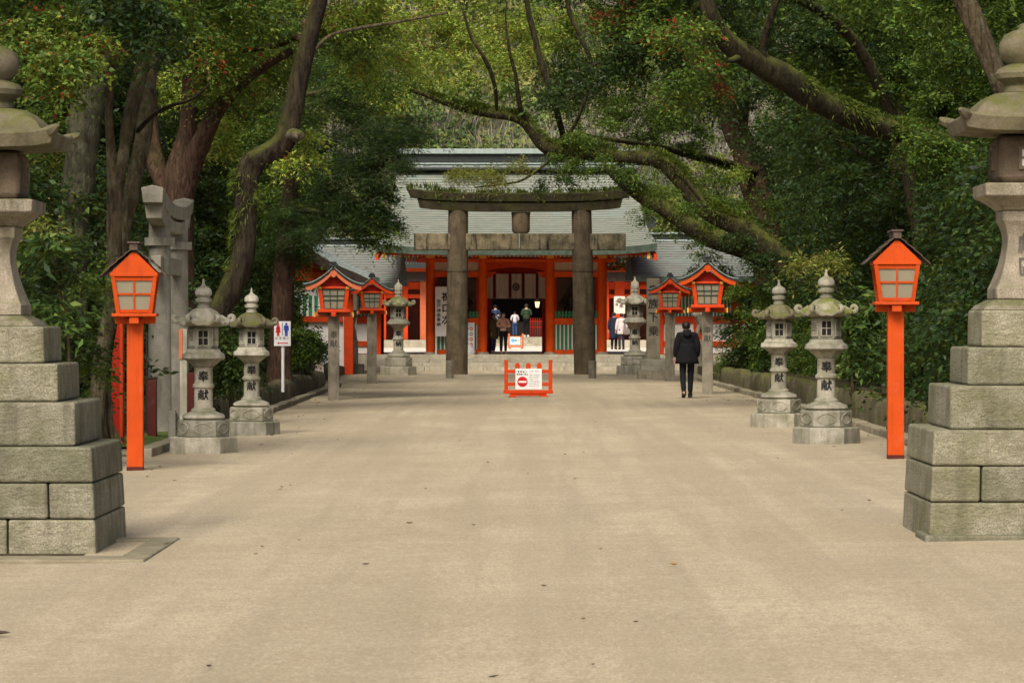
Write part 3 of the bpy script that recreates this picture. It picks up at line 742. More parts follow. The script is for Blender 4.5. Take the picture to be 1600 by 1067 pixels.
# side office roof in front of the left corridor: gable end towards the avenue
of = thing('shrine_office', 'red shrine office with a sweeping dark gable roof half hidden by the dark evergreen', 'building', (XM(430, 106), 106, 0))
def office():
    D = 104.0; P = [(578,429.5),(560,421),(535,411),(510,399),(487,384),(466,366),(448,346)]
    top = [(XM(a, D), ZM(b, D)) for a, b in P]; xr_ = top[-1][0]
    full = top+[(2*xr_-x, z) for x, z in top[:-1]][::-1]
    m = MB(); n = len(full)
    rings = []
    for x, z in full: rings.append([(x, D, z), (x, D+7, z), (x, D+7, z-.30), (x, D, z-.30)])
    m.loft(rings); rf = m.build('roof', M['edge_copper'], of, smooth=30)
    m = MB(); rings = []
    for x, z in full:
        xx = xr_+(x-xr_)*.985; rings.append([(xx, D-.04, z-.13), (xx, D+.16, z-.13), (xx, D+.16, z-.48), (xx, D-.04, z-.48)])
    m.loft(rings).build('bargeboard', M['darkwood'], rf)
    x0, x1 = XM(545, D+1), 2*xr_-XM(545, D+1)
    zt_ = ZM(430, D+1)
    MB().box(x1, x0, D+1, D+6, 0, zt_).build('wall', M['white'], of)
    MB().add([(x1, D+.99, zt_), (x0, D+.99, zt_), (xr_, D+.99, ZM(362, D+1))], [(0,1,2)]).build('gable_panel', M['red'], of)
    MB().box(x1-.2, x0+.25, D+.7, D+.95, zt_-.2, zt_+.1).build('tie_beam', M['red'], of, bevel=.01)
    MB().box(x0-.15, x0+.15, D+.75, D+1.05, 0, zt_-.2).build('corner_post', M['red'], of, bevel=.01)
    MB().box(x1, x0-.2, D+.85, D+.98, ZM(503, D+1), ZM(494, D+1)).build('rail', M['red'], of)
    m = MB()
    for k in range(14): xx = x0-.4-k*.19; m.box(xx-.035, xx+.035, D+.90, D+.97, ZM(494, D+1), ZM(462, D+1))
    MB().box(x0-3.1, x0-.25, D+.95, D+.985, ZM(494, D+1), ZM(462, D+1)).build('window', M['green'], of)
    tag(m.build('window_slat', M['board_white'], of), kind='stuff')
office()

# ================================================================ torii
TD = 100.0
tor = thing('stone_torii', 'massive dark stone torii with grassy mossy lintel standing before the gate', 'torii gate', (XM(813, TD), TD, 0))
for (ct, cb, zb_) in ((716, 713.5, 0), (908.5, 914.5, 0)):
    rings = []
    for k in range(15):
        t = k/14; z = -.1+t*(ZM(329, TD)+.1); c = cb+(ct-cb)*t; r = (17.4-1.9*t)*TD/F
        rings.append([(XM(c, TD)+r*math.cos(2*math.pi*i/28), TD+r*math.sin(2*math.pi*i/28), z) for i in range(28)])
    p = MB().loft(rings).build('post', M['torii_stone'], tor, smooth=60)
    xz = XM(cb+(ct-cb)*.65, TD); MB().lathe([(.32,0),(.345,.0),(.345,.025),(.32,.025)], 28, 0, (xz, TD, ZM(424, TD))).build('joint_band', M['torii_stone'], p, smooth=60)
def lintel(y_top, y_bot, x_top, x_bot, th, rise, mat, name):
    rings = []; nn = 28; mid = XM(812.5, TD)
    for k in range(nn+1):
        u = -1+2*k/nn; r = .85*rise*abs(u)**3.6
        xt, xb = mid+u*x_top, mid+u*x_bot; zt, zb = ZM(y_top, TD)+r, ZM(y_bot, TD)+r*.8
        o = .012*noise.noise(Vector((u*9, 0, 1)))
        rings.append([(xb, TD-th*.45, zb), (xt, TD-th/2, zt-.05+o), (xt, TD-th*.22, zt+o), (xt, TD+th*.22, zt+o), (xt, TD+th/2, zt-.05), (xb, TD+th*.45, zb)])
    return MB().loft(rings).build(name, M[mat], tor, smooth=35)
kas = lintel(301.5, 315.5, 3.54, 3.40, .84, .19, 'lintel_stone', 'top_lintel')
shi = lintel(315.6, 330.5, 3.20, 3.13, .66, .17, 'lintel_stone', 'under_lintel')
for (a, b) in ((647, 810.5), (812, 977.5)):
    MB().box(XM(a, TD), XM(b, TD), TD-.19, TD+.19, ZM(391, TD), ZM(365, TD)).build('tie_beam', M['nuki_stone'], tor, bevel=.03)
MB().lathe([(.225,0),(.28,.08),(.285,.5),(.30,.66)], 20, 0, (XM(813.8, TD), TD, ZM(364.6, TD)), sy=.85).build('centre_strut', M['torii_stone'], tor, smooth=50)
for px, yb, yt, lb in ((703, 597, 566, 'short stone stake standing in front of the torii post by the banner board'), (925.5, 592.5, 564, 'short stone stake standing in front of the torii post near the small lantern')):
    D = 97.3; z = gz(XM(px, D), D); x = XM(px, D)
    o = MB().lathe([(.13,-.1),(.135,.52),(.12,.55)], 8, math.pi/8, (x, D, z)).build('stone_stake', M['post_stone'], bevel=.01)
    tag(o, lb, 'stake')

# side torii at the left of the avenue, seen almost edge on
def side_torii():
    X0 = XM(249, 51); pr = .19
    t = thing('side_torii', 'pale grey stone torii seen almost edge on at the entrance of a side path', 'torii gate', (-6, 53, 0))
    P = ((XM(249.5, 51.6), 51.6), (XM(277.5, 54.5), 54.5))
    for x, y in P:
        MB().lathe([(.235,-.1),(.235,.02),(.215,.10),(.195,.14),(.185,1.6),(.175,3.55)], 28, 0, (x, y, gz(x, y))).build('post', M['torii_grey'], t, smooth=50)
    ax = Vector((P[1][0]-P[0][0], P[1][1]-P[0][1], 0)).normalized(); nx = Vector((ax.y, -ax.x, 0)); mid = Vector(((P[0][0]+P[1][0])/2, (P[0][1]+P[1][1])/2, 0))
    def bar(name, L, z0, z1, th, rise, flare):
        rings = []
        for k in range(21):
            u = -1+2*k/20; r = rise*abs(u)**2.4; c = mid+ax*(L*u); c2 = mid+ax*((L+flare)*u)
            rings.append([c-nx*th/2+Vector((0,0,z0+r*.9)), c+nx*th/2+Vector((0,0,z0+r*.9)), c2+nx*(th/2+.02)+Vector((0,0,z1+r-.04)), c2+Vector((0,0,z1+r)), c2-nx*(th/2+.02)+Vector((0,0,z1+r-.04))])
        MB().loft(rings).build(name, M['torii_grey'], t, smooth=35, bevel=.012)
    bar('under_lintel', 2.30, 3.16, 3.40, .25, .20, .03)
    bar('top_lintel', 2.50, 3.402, 3.66, .31, .20, .07)
    # tie beam with wedge ends
    rot = Matrix(((ax.x, nx.x, 0), (ax.y, nx.y, 0), (0, 0, 1)))
    MB().cbox(mid+Vector((0,0,2.62)), (4.0, .16, .28), rot).build('tie_beam', M['torii_grey'], t, bevel=.015)
    for x, y in P: MB().lathe([(.245,3.02),(.245,3.15)], 28, 0, (x, y, gz(x, y))).build('capital', M['torii_grey'], t, smooth=50)
    return t
side_torii()

# ================================================================ stone lanterns on the avenue
def lantern(label, loc, mats, txt, scale=1.0, rot=0, fin=0, roofmat=None):
    t = thing('stone_lantern', label, 'stone lantern', (0,0,0))
    A = mats; hx = lambda prof, name, par=t, m=A, rot0=0.0, n=6, **k: MB().lathe(prof, n, rot0, **k)
    q = math.sqrt(3)/2
    pl = MB().lathe([(.46,-.08),(.455,.20),(.44,.222)], 6, 0).build('plinth', M[A], t, bevel=.012)
    ba = MB().lathe([(.345,.224),(.35,.235),(.35,.43),(.335,.447)], 6, 0).build('base_drum', M[A], t, bevel=.01)
    for k in range(6):                         # carved panel on each face of the drum
        a = math.pi/6+k*math.pi/3; u = Vector((-math.sin(a), math.cos(a), 0)); c = Vector((math.cos(a), math.sin(a), 0))*(.35*q+.002)+Vector((0,0,.335)); pts = []
        for i in range(25):
            b = 2*math.pi*i/24; w = .125*math.copysign(abs(math.cos(b))**.7, math.cos(b)); h = .062*math.copysign(abs(math.sin(b))**.8, math.sin(b))*(1+.18*math.cos(4*b))
            pts.append(c+u*w+Vector((0,0,h)))
        MB().tube(pts, [.009]*25, 5).build('carved_panel', M[A], ba, smooth=True)
    wav = lambda a, z: .045*abs(math.sin(4*a))
    MB().lathe([(.26,.449),(.29,.475),(.275,.515),(.20,.545),(.165,.56)], 48, 0, wav=wav).build('lotus_base', M[A], t, smooth=30)
    MB().lathe([(.165,.562),(.165,.585),(.145,.60),(.128,.612),(.125,.63),(.124,.86),(.135,.872),(.148,.885),(.148,.915),(.135,.928),(.124,.94),(.122,1.13),(.135,1.15)], 32).build('shaft', M[A], t, smooth=35)
    m = MB()
    text(m, txt, 0, 1.035, .150, 0, True, .028, 1.66, curve=lambda x: -math.sqrt(max(.001, .1255**2-x*x))-.003)
    m.build('inscription', M['ink'], t)
    ch = MB().lathe([(.135,1.152),(.17,1.19),(.225,1.235),(.25,1.25)], 6, 0).build('platform', M[A], t, bevel=.008)
    MB().lathe([(.255,1.252),(.285,1.275),(.275,1.33),(.24,1.355),(.215,1.40)], 48, 0, wav=lambda a, z: .05*abs(math.sin(6*a))*(1 if z < 1.34 else .2)).build('lotus_plate', M[A], ch, smooth=30)
    fb = MB().lathe([(.195,1.40),(.20,1.42),(.20,1.68),(.19,1.70)], 6, 0).build('fire_box', M[A], t, bevel=.008)
    for k in range(6):
        a = math.pi/6+k*math.pi/3; rotm = Matrix.Rotation(a-(-math.pi/2), 3, 'Z')
        f = MB(); d = .20*q
        def bx(mb, x0, x1, y0, y1, z0, z1):
            vs = [rotm @ Vector(p) for p in [(x0,y0,z0),(x1,y0,z0),(x1,y1,z0),(x0,y1,z0),(x0,y0,z1),(x1,y0,z1),(x1,y1,z1),(x0,y1,z1)]]
            mb.add(vs, [(3,2,1,0),(4,5,6,7),(0,1,5,4),(1,2,6,5),(2,3,7,6),(3,0,4,7)])
        dk = MB(); bx(dk, -.062, .062, -d-.004, -d+.01, 1.455, 1.645); wn = dk.build('window', M['pane' if k in (1, 4) and False else 'dark'], fb)
        for (x0, x1, z0, z1) in ((-.078,-.062,1.44,1.66),(.062,.078,1.44,1.66),(-.062,.062,1.44,1.455),(-.062,.062,1.645,1.66)): bx(f, x0, x1, -d-.014, -d-.001, z0, z1)
        if k % 2: 
            for i in range(4): bx(f, -.062+.031*i+.009, -.062+.031*i+.022, -d-.010, -d-.005, 1.52, 1.645)
            for i in range(4): bx(f, -.062, .062, -d-.0095, -d-.0055, 1.535+.031*i, 1.548+.031*i)
            bx(f, -.062, .062, -d-.012, -d-.005, 1.455, 1.515)
        else:
            bx(f, -.006, .006, -d-.012, -d-.005, 1.455, 1.645); bx(f, -.062, .062, -d-.0115, -d-.0055, 1.545, 1.557)
        tag(f.build('lattice', M[A], wn), kind='stuff')
    # roof: six curved panels with ribs and curled corners
    RM = M[roofmat or A]
    prof = [(.215,1.70),(.365,1.715),(.372,1.745),(.33,1.765),(.265,1.805),(.215,1.86),(.165,1.915),(.10,1.95),(.085,1.955)]
    rings = []; n = 72
    for r, z in prof:
        ring = []
        for i in range(n):
            a = 2*math.pi*i/n; k = (a % (math.pi/3))-math.pi/6; hexr = q/math.cos(k)
            c6 = math.cos(3*a)**2
            e = max(0, (r-.2)/.17)
            rib = .035*max(0, 1-abs(math.sin(3*a))*4.5)*(1 if z > 1.74 else .4)
            ring.append((r*(hexr*.55+.45)*(1+rib)*math.cos(a), r*(hexr*.55+.45)*(1+rib)*math.sin(a), z+.045*e*c6**4+.012*abs(math.sin(9*a))*e))
        rings.append(ring)
    rf = MB().loft(rings).build('roof', RM, t, smooth=35)
    for k in range(6):
        a = k*math.pi/3; dx, dy = math.cos(a), math.sin(a); pts = []; rad = []
        for i in range(19):
            s = i/18
            if s < .4: rr = .235+.14*s/.4; z = 1.845-.075*math.sin(s/.4*1.5); 
            else:
                b = (s-.4)/.6*4.7; sp = .047*(1-.45*(s-.4)/.6); rr = .375+.018+sp*math.sin(b)-.028; z = 1.77+.047-sp*math.cos(b)
            pts.append((rr*dx, rr*dy, z)); rad.append(.022+.012*math.sin(math.pi*min(1, s*1.05)))
        MB().tube(pts, rad, 8).build('roof_curl', RM, rf, smooth=True)
    if fin == 0:
        fi = MB().lathe([(.085,1.957),(.088,1.985),(.07,1.99),(.072,2.01),(.105,2.035),(.112,2.075),(.08,2.085),(.078,2.095),(.112,2.13),(.115,2.175),(.095,2.215),(.05,2.24),(.026,2.26),(.016,2.30),(.013,2.335),(.004,2.345)], 28).build('finial', M[A], t, smooth=35)
    else:
        fi = MB().lathe([(.10,1.957),(.10,1.99),(.075,1.995),(.075,2.02),(.10,2.03),(.10,2.075),(.085,2.08),(.10,2.10),(.105,2.22),(.085,2.26),(.045,2.285),(.02,2.32),(.012,2.37),(.004,2.39)], 8, math.pi/8).build('finial', M[A], t, smooth=35)
    t.location = loc; t.scale = (scale,)*3; t.rotation_euler = (0, 0, rot)
    return t
def lat(px, D): x = XM(px, D); return (x, D, gz(x, D))
lantern('grey stone lantern with pale ribbed roof next to the side torii', lat(318, 43.2), 'lantern_a', '奉献', 1.0, R(4))
lantern('darker grey stone lantern just in front of the white restroom sign', lat(393, 50.1), 'lantern_a', '奉献', .98, R(5), roofmat='roof_stone')
lantern('stone lantern with bright moss green roof next to the orange lamp post', lat(1291, 43.2), 'lantern_a', '奉献', 1.0, R(-4), roofmat='lantern_b')
lantern('slimmer grey stone lantern behind the one with the moss green roof', lat(1217, 50.1), 'lantern_a', '奉献', .98, R(-3), roofmat='roof_stone')
lantern('large pale stone lantern with greenish roof beside the torii post and banner board', lat(622.5, 104), 'lantern_c', '奉納', 1.30, R(3), 1, 'lantern_b')
lantern('large pale stone lantern standing close against the inscribed stone pillar', lat(992, 105), 'lantern_c', '奉納', 1.34, R(-3), 1)

# ================================================================ great stone lanterns on stepped pedestals
def great_lantern(label, loc, txt, wide=0.0):
    t = thing('great_stone_lantern', label, 'stone lantern', (0,0,0))
    rng = random.Random(int(loc[0]*10))
    ped = None
    for k in range(3):                          # battered base in three courses of blocks
        z0, z1 = .277*k-(.1 if k == 0 else 0), .277*(k+1); h0, h1 = .855+wide-.045*k/3, .855+wide-.045*(k+1)/3
        cuts = [[-1, .28, 1], [-1, -.55, .62, 1] if k == 1 else [-1, -.2, 1], [-1, 1]][k]
        for i in range(len(cuts)-1):
            g = .006; m = MB(); xa_, xb_ = cuts[i], cuts[i+1]
            A_ = [(xa_*h0+(g if i else 0), -h0), (xb_*h0-(g if i < len(cuts)-2 else 0), -h0)]
            vs = []
            for (h, z) in ((h0, z0+.004), (h1, z1-.004)):
                l, r = xa_*h+(g if i else 0), xb_*h-(g if i < len(cuts)-2 else 0)
                vs += [(l,-h,z),(r,-h,z),(r,h,z),(l,h,z)]
            m.loft([vs[:4], vs[4:]]).build('base_block', M['granite'], t, bevel=.018)
    for (hw, a, b) in ((.665,.832,1.165),(.512,1.17,1.462),(.388,1.467,1.752)):
        MB().square([(hw+wide+.006,a),(hw+wide,b)]).build('pedestal_tier', M['granite'], t, bevel=.018)
    MB().square([(.375,1.755),(.345,1.79),(.30,1.815),(.262,1.835)]).build('moulding', M['granite_up'], t, bevel=.008)
    pr = [(.255,1.84),(.255,1.925)]
    for k in range(13):
        s = k/12; z = 1.93+s*.50
        hw = .145+.105*(1-s)**2.1 if s < .72 else .145+.105*(.28)**2.1+.0*(s)+.028*((s-.72)/.28)**2
        pr.append((hw, z))
    pr += [(.195,2.455),(.198,2.535)]
    MB().square(pr).build('shaft', M['granite_up'], t, smooth=25, bevel=.006)
    m = MB(); yfun = -.162
    text(m, txt[0], 0, 2.28, .165, 0, True, .02); text(m, txt[1], 0, 2.095, .165, 0, True, .02)
    def face(z):                                # the writing follows the flared face of the shaft
        s_ = min(1, max(0, (z-1.93)/.5)); return (.145+.105*(1-s_)**2.1) if s_ < .72 else .145+.105*.28**2.1+.028*((s_-.72)/.28)**2
    m.v = [(a, b-face(c)-.004, c) for a, b, c in m.v]
    m.build('inscription', M['engrave_soft'], t)
    MB().square([(.20,2.54),(.235,2.575),(.30,2.62),(.352,2.65),(.355,2.735),(.345,2.75)]).build('platform', M['granite_up'], t, bevel=.008)
    fb = MB().square([(.215,2.752),(.242,2.80),(.25,2.95),(.242,3.08),(.22,3.13)]).build('fire_box', M['firebox_stone'], t, bevel=.03, seg=3)
    for k in range(4):
        rotm = Matrix.Rotation(k*math.pi/2, 3, 'Z'); hw_, z0, z1 = (.075, 2.87, 3.03)
        def bx(mb, x0, x1, y0, y1, z0, z1):
            vs = [rotm @ Vector(p) for p in [(x0,y0,z0),(x1,y0,z0),(x1,y1,z0),(x0,y1,z0),(x0,y0,z1),(x1,y0,z1),(x1,y1,z1),(x0,y1,z1)]]
            mb.add(vs, [(3,2,1,0),(4,5,6,7),(0,1,5,4),(1,2,6,5),(2,3,7,6),(3,0,4,7)])
        pn = MB(); bx(pn, -.06, .06, -.253, -.23, z0+.015, z1-.015); wn = pn.build('window', M['board_white' if k % 2 == 0 else 'dark'], fb)
        f = MB()
        for (x0, x1, a, b) in ((-.085,-.06,z0-.01,z1+.01),(.06,.085,z0-.01,z1+.01),(-.06,.06,z0-.01,z0+.015),(-.06,.06,z1-.015,z1+.01)): bx(f, x0, x1, -.264, -.245, a, b)
        bx(f, -.009, .009, -.262, -.254, z0+.015, z1-.015); bx(f, -.06, .06, -.2615, -.2545, (z0+z1)/2-.008, (z0+z1)/2+.008)
        tag(f.build('window_frame', M['firebox_stone'], wn), kind='stuff')
    # roof: square eave slab with upturned corners, domed top
    n = 40; rings = []
    def sq(hw, z, lift, rnd=0.0):
        ring = []
        for k in range(4):
            for i in range(n//4):
                u = -1+2*i/(n//4); p = Vector((u, -1, 0)); p = Matrix.Rotation(k*math.pi/2, 3, 'Z') @ p
                L = max(abs(p.x), abs(p.y)); d = p.length; cf = min(abs(p.x), abs(p.y))
                s = hw*((1-rnd)+rnd*(1/d)); ring.append((p.x*s, p.y*s, z+lift*cf**4))
        return ring
    rf = MB().loft([sq(.24,3.14,0), sq(.46,3.145,.02), sq(.52,3.15,.03), sq(.55,3.25,.045), sq(.54,3.268,.04), sq(.45,3.262,.015)]).build('roof', M['roof_stone'], t, smooth=35)
    MB().loft([sq(.465,3.258,.01,.10), sq(.455,3.29,.0,.15), sq(.42,3.35,0,.2), sq(.34,3.42,0,.35), sq(.25,3.462,0,.6), sq(.16,3.475,0,.9)]).build('roof_dome', M['roof_stone'], rf, smooth=35)
    for k in range(4):                           # curled horns on the corners
        a = math.pi/4+k*math.pi/2; dx, dy = math.cos(a), math.sin(a); pts = [(r*dx, r*dy, z) for r, z in ((.60,3.255),(.68,3.262),(.74,3.272),(.79,3.29),(.825,3.312))]
        MB().tube(pts, [.02,.04,.045,.036,.016], 6).build('roof_horn', M['roof_stone'], rf, smooth=35)
    MB().lathe([(.165,3.477),(.165,3.515),(.15,3.53),(.155,3.545),(.215,3.585),(.225,3.625),(.205,3.665),(.15,3.69),(.135,3.70),(.14,3.71),(.185,3.755),(.20,3.81),(.195,3.87),(.16,3.93),(.10,3.965),(.05,3.98),(.04,4.02),(.01,4.03)], 32, wav=lambda a, z: .03*abs(math.sin(4*a)) if 3.55 < z < 3.68 else 0).build('finial', M['roof_stone'], t, smooth=40)
    t.location = loc; t.scale = (1, 1, .982)
    return t
gL = lat(-10, 24.95); gR = lat(1601, 24.95)
great_lantern('tall weathered stone lantern on a stepped pedestal inside a border of kerbstones', gL, '献燈', .072)
great_lantern('tall mossy stone lantern on a stepped pedestal near the orange lamp post before dark shrubs', gR, '獻區')
bd = thing('kerb_border', 'flat border of kerbstones laid round the foot of the weathered great lantern', 'kerb border', (gL[0], gL[1], gL[2]))
for (x0, x1, y0, y1) in ((-7, -2.74, 23.05, 23.42), (-2.96, -2.74, 23.43, 25.2), (-7, -2.74, 25.21, 25.45)):
    z = gz(-3.5, 24); MB().box(x0, x1, y0, y1, z-.1, z+.035).build('kerbstone', M['kerb'], bd, bevel=.015)
tag(MB().box(3.0, 7, 23.98, 24.6, gz(4, 24)-.1, gz(4, 24)+.028).build('footing_slab', M['granite'], bevel=.015), 'thin footing slab showing under the base of the mossy great lantern', 'footing')
# dark earth inside the border
tag(MB().box(-6.9, -2.97, 23.43, 25.2, -.2, gz(-3.5, 24)+.006).build('border_earth', M['soil']), kind='structure')

# ================================================================ orange lamp posts near the camera
def lamp_post(label, loc, rot):
    t = thing('lamp_post', label, 'lamp post', (0,0,0))
    MB().box(-.098, .098, -.098, .098, -.1, 1.86).build('post', M['orange'], t, bevel=.006)
    MB().box(-.10, .10, -.10, .10, -.1, .05).build('post_foot', M['oldred'], t)
    MB().box(-.245, .245, -.06, .06, 1.80, 1.885).build('cross_arm', M['orange'], t, bevel=.005)
    MB().box(-.058, .058, -.25, .25, 1.802, 1.884).build('cross_arm', M['orange'], t, bevel=.005)
    MB().box(-.27, .27, -.27, .27, 1.887, 1.925).build('tray', M['orange'], t, bevel=.006)
    z0, z1, b0, b1 = 1.927, 2.375, .195, .255
    for sx in (-1, 1):
        for sy in (-1, 1):
            r = []
            for b, z in ((b0, z0), (b1, z1)): r.append([(sx*b-.024, sy*b-.024, z), (sx*b+.024, sy*b-.024, z), (sx*b+.024, sy*b+.024, z), (sx*b-.024, sy*b+.024, z)])
            MB().loft(r).build('corner_post', M['orange'], t)
    for k in range(4):
        rm = Matrix.Rotation(k*math.pi/2, 3, 'Z')
        def quad(mb, xa, xb, za, zb, d0, d1):
            f = lambda z: b0+(b1-b0)*(z-z0)/(z1-z0)
            vs = [rm @ Vector(p) for p in [(xa*f(za), -f(za)-d0, za), (xb*f(za), -f(za)-d0, za), (xb*f(zb), -f(zb)-d0, zb), (xa*f(zb), -f(zb)-d0, zb), (xa*f(za), -f(za)+d1, za), (xb*f(za), -f(za)+d1, za), (xb*f(zb), -f(zb)+d1, zb), (xa*f(zb), -f(zb)+d1, zb)]]
            mb.add(vs, [(0,1,2,3),(7,6,5,4),(0,4,5,1),(1,5,6,2),(2,6,7,3),(3,7,4,0)])
        p = MB(); quad(p, -.9, .9, z0+.02, z1-.02, -.006, .012); pn = p.build('pane', M['pane'], t)
        f = MB()
        quad(f, -.9, .9, z0+.005, z0+.045, .010, .004); quad(f, -.9, .9, z1-.05, z1-.005, .010, .004)
        quad(f, -.045, .045, z0+.045, z1-.05, .008, .004); zm = (z0+z1)/2+.01; quad(f, -.9, .9, zm-.012, zm+.012, .0095, .0045)
        tag(f.build('pane_frame', M['orange'], pn), kind='stuff')
    MB().box(-.29, .29, -.285, .285, z1+.001, z1+.045).build('head_frame', M['orange'], t, bevel=.005)
    for y in (-.265, .265):
        MB().prism([(-.28, z1+.046), (.28, z1+.046), (.03, z1+.29), (-.03, z1+.29)], y-.012, y+.012).build('gable_board', M['orange'], t)
    # shingled gable roof, ridge front to back, in overlapping courses
    rf = None
    for s in (-1, 1):
        for k in range(4):
            t0, t1 = k/4, (k+1.12)/4
            pa = (s*(.40-.385*t0), z1+.005+.315*t0**.9 if t0 else z1+.005); pb = (s*(.40-.385*min(1, t1)), z1+.005+.315*min(1, t1)**.9)
            poly = [(pa[0], pa[1]+.006*k), (pb[0], pb[1]+.006*k-.004), (pb[0], pb[1]+.014+.006*k-.008), (pa[0], pa[1]+.017+.006*k)]
            o = MB().prism(poly, -.315+.0015*k, .315-.0015*k).build('shingle_course' if rf else 'roof', M['shingle'], rf or t)
            rf = rf or o
    MB().box(-.05, .05, -.325, .325, z1+.318, z1+.40).build('ridge_box', M['shingle'], rf, bevel=.006)
    MB().box(-.075, .075, -.34, .34, z1+.402, z1+.425).build('ridge_cap', M['shingle'], rf, bevel=.004)
    t.location = loc; t.rotation_euler = (0, 0, rot); t.scale = (.97,)*3
    return t
lamp_post('orange wooden lamp post standing in front of the side torii and twin tree stems', lat(211.5, 38.1), R(3))
lamp_post('orange wooden lamp post standing before dark shrubs beside the mossy great lantern', lat(1399, 38.1), R(-2))

# red copper-roofed lamps on stone posts
def roofed_lamp(label, loc, pw, ph, s, rot, txt=None, main='red', board='red'):
    t = thing('roofed_lamp', label, 'lamp post', (0,0,0))
    MB().box(-pw, pw, -pw, pw, -.1, ph).build('stone_post', M['post_stone'], t, bevel=.012)
    if txt:
        m = MB(); text(m, txt, 0, ph*.76, .17, -pw-.002, True, .015, 1.15); m.build('inscription', M['engrave'], t)
    z = ph
    MB().box(-.50*s, .50*s, -.07*s, .07*s, z-.07*s, z+.045*s).build('cross_arm', M[board], t, bevel=.02)
    MB().box(-.068*s, .068*s, -.5*s, .5*s, z-.068*s, z+.044*s).build('cross_arm', M[main], t, bevel=.02)
    for sx in (-1, 1): MB().box(sx*.505*s-.02*s, sx*.505*s+.02*s, -.075*s, .075*s, z-.075*s, z+.05*s).build('gilt_cap', M['gold'], t)
    MB().box(-.43*s, .43*s, -.40*s, .40*s, z+.047*s, z+.13*s).build('tray', M[main], t, bevel=.01)
    z0, z1, b0, b1 = z+.132*s, z+.66*s, .29*s, .36*s
    for sx in (-1, 1):
        for sy in (-1, 1):
            r = []
            for b, q in ((b0, z0), (b1, z1)): r.append([(sx*b-.05*s, sy*b-.05*s, q), (sx*b+.05*s, sy*b-.05*s, q), (sx*b+.05*s, sy*b+.05*s, q), (sx*b-.05*s, sy*b+.05*s, q)])
            MB().loft(r).build('corner_post', M[main], t)
    for k in range(4):
        rm = Matrix.Rotation(k*math.pi/2, 3, 'Z'); f = lambda q: b0+(b1-b0)*(q-z0)/(z1-z0)
        def quad(mb, xa, xb, za, zb, d0, d1):
            vs = [rm @ Vector(p) for p in [(xa*f(za), -f(za)-d0, za), (xb*f(za), -f(za)-d0, za), (xb*f(zb), -f(zb)-d0, zb), (xa*f(zb), -f(zb)-d0, zb), (xa*f(za), -f(za)+d1, za), (xb*f(za), -f(za)+d1, za), (xb*f(zb), -f(zb)+d1, zb), (xa*f(zb), -f(zb)+d1, zb)]]
            mb.add(vs, [(0,1,2,3),(7,6,5,4),(0,4,5,1),(1,5,6,2),(2,6,7,3),(3,7,4,0)])
        p = MB(); quad(p, -.84, .84, z0, z1-.02*s, -.01, .03); pn = p.build('pane', M['pane'], t)
        g = MB()
        for xx in (-.84, -.28, .28, .84): quad(g, xx-.035, xx+.035, z0, z1-.03*s, .008, .002)
        for q in (.02, .44, .66, .97): quad(g, -.84, .84, z0+(z1-z0)*q-.012*s, z0+(z1-z0)*q+.012*s, .0075, .0025)
        tag(g.build('pane_lattice', M['green_grey'], pn), kind='stuff')
    MB().box(-.42*s, .42*s, -.40*s, .40*s, z1+.002, z1+.06*s).build('head_frame', M[main], t, bevel=.008)
    MB().prism([(-.40*s, z1+.062*s), (.40*s, z1+.062*s), (.16*s, z1+.22*s), (0, z1+.34*s), (-.16*s, z1+.22*s)], -.30*s, .30*s).build('gable_wall', M['deepred'], t)
    for sx in (-1, 1): MB().box(sx*.36*s-.04*s, sx*.36*s+.04*s, -.44*s, -.41*s, z1+.0, z1+.062*s).build('gilt_fitting', M['gold'], t)
    # sweeping roof
    def curve(u): return z1+.06*s+.46*s*(1-abs(u))**1.65+.02*s*abs(u)**6
    us = [-1+2*i/28 for i in range(29)]
    W_ = .80*s
    m = MB().loft([[(u*W_, -.56*s, curve(u)), (u*W_, .56*s, curve(u)), (u*W_, .56*s, curve(u)+.075*s), (u*W_, -.56*s, curve(u)+.075*s)] for u in us])
    rf = m.build('roof', M['black_copper'], t, smooth=30)
    MB().loft([[(u*W_*.985, -.585*s, curve(u)+.048*s), (u*W_*.985, -.562*s, curve(u)+.048*s), (u*W_*.985, -.562*s, curve(u)+.066*s), (u*W_*.985, -.585*s, curve(u)+.066*s)] for u in us]).build('copper_rim', M['edge_copper'], rf)
    MB().loft([[(u*W_*.90, -.53*s, curve(u)-.11*s), (u*W_*.90, -.47*s, curve(u)-.11*s), (u*W_*.90, -.47*s, curve(u)-.002), (u*W_*.90, -.53*s, curve(u)-.002)] for u in us]).build('bargeboard', M[board], rf)
    zc = curve(0)
    MB().prism([(-.075*s, zc-.06*s), (.075*s, zc-.06*s), (.085*s, zc-.15*s), (.05*s, zc-.20*s), (0, zc-.235*s), (-.05*s, zc-.20*s), (-.085*s, zc-.15*s)], -.555*s, -.532*s).build('gable_pendant', M[board], rf)
    MB().box(-.115*s, .115*s, -.60*s, .60*s, zc+.04*s, zc+.13*s).build('ridge', M['black_copper'], rf, bevel=.01)
    MB().box(-.075*s, .075*s, -.62*s, .62*s, zc+.132*s, zc+.19*s).build('ridge_cap', M['black_copper'], rf, bevel=.01)
    t.location = loc; t.rotation_euler = (0, 0, rot)
    return t
roofed_lamp('red lamp with faded salmon gable boards on an inscribed stone post by the restroom sign', lat(521.5, 72), .125, 1.93, .86, R(3), '奉献', 'red', 'salmon')
roofed_lamp('red lamp on a dark plain stone post beside the one with salmon boards', lat(581, 90), .135, 2.0, .80, R(3))
roofed_lamp('bright red lamp on an inscribed stone post next to the person in black', lat(1105.5, 74), .125, 1.95, .90, R(-3), '奉献', 'red', 'orange')
roofed_lamp('smaller red lamp on a plain stone post behind the person in black', lat(1047, 92), .14, 2.02, .80, R(-3))

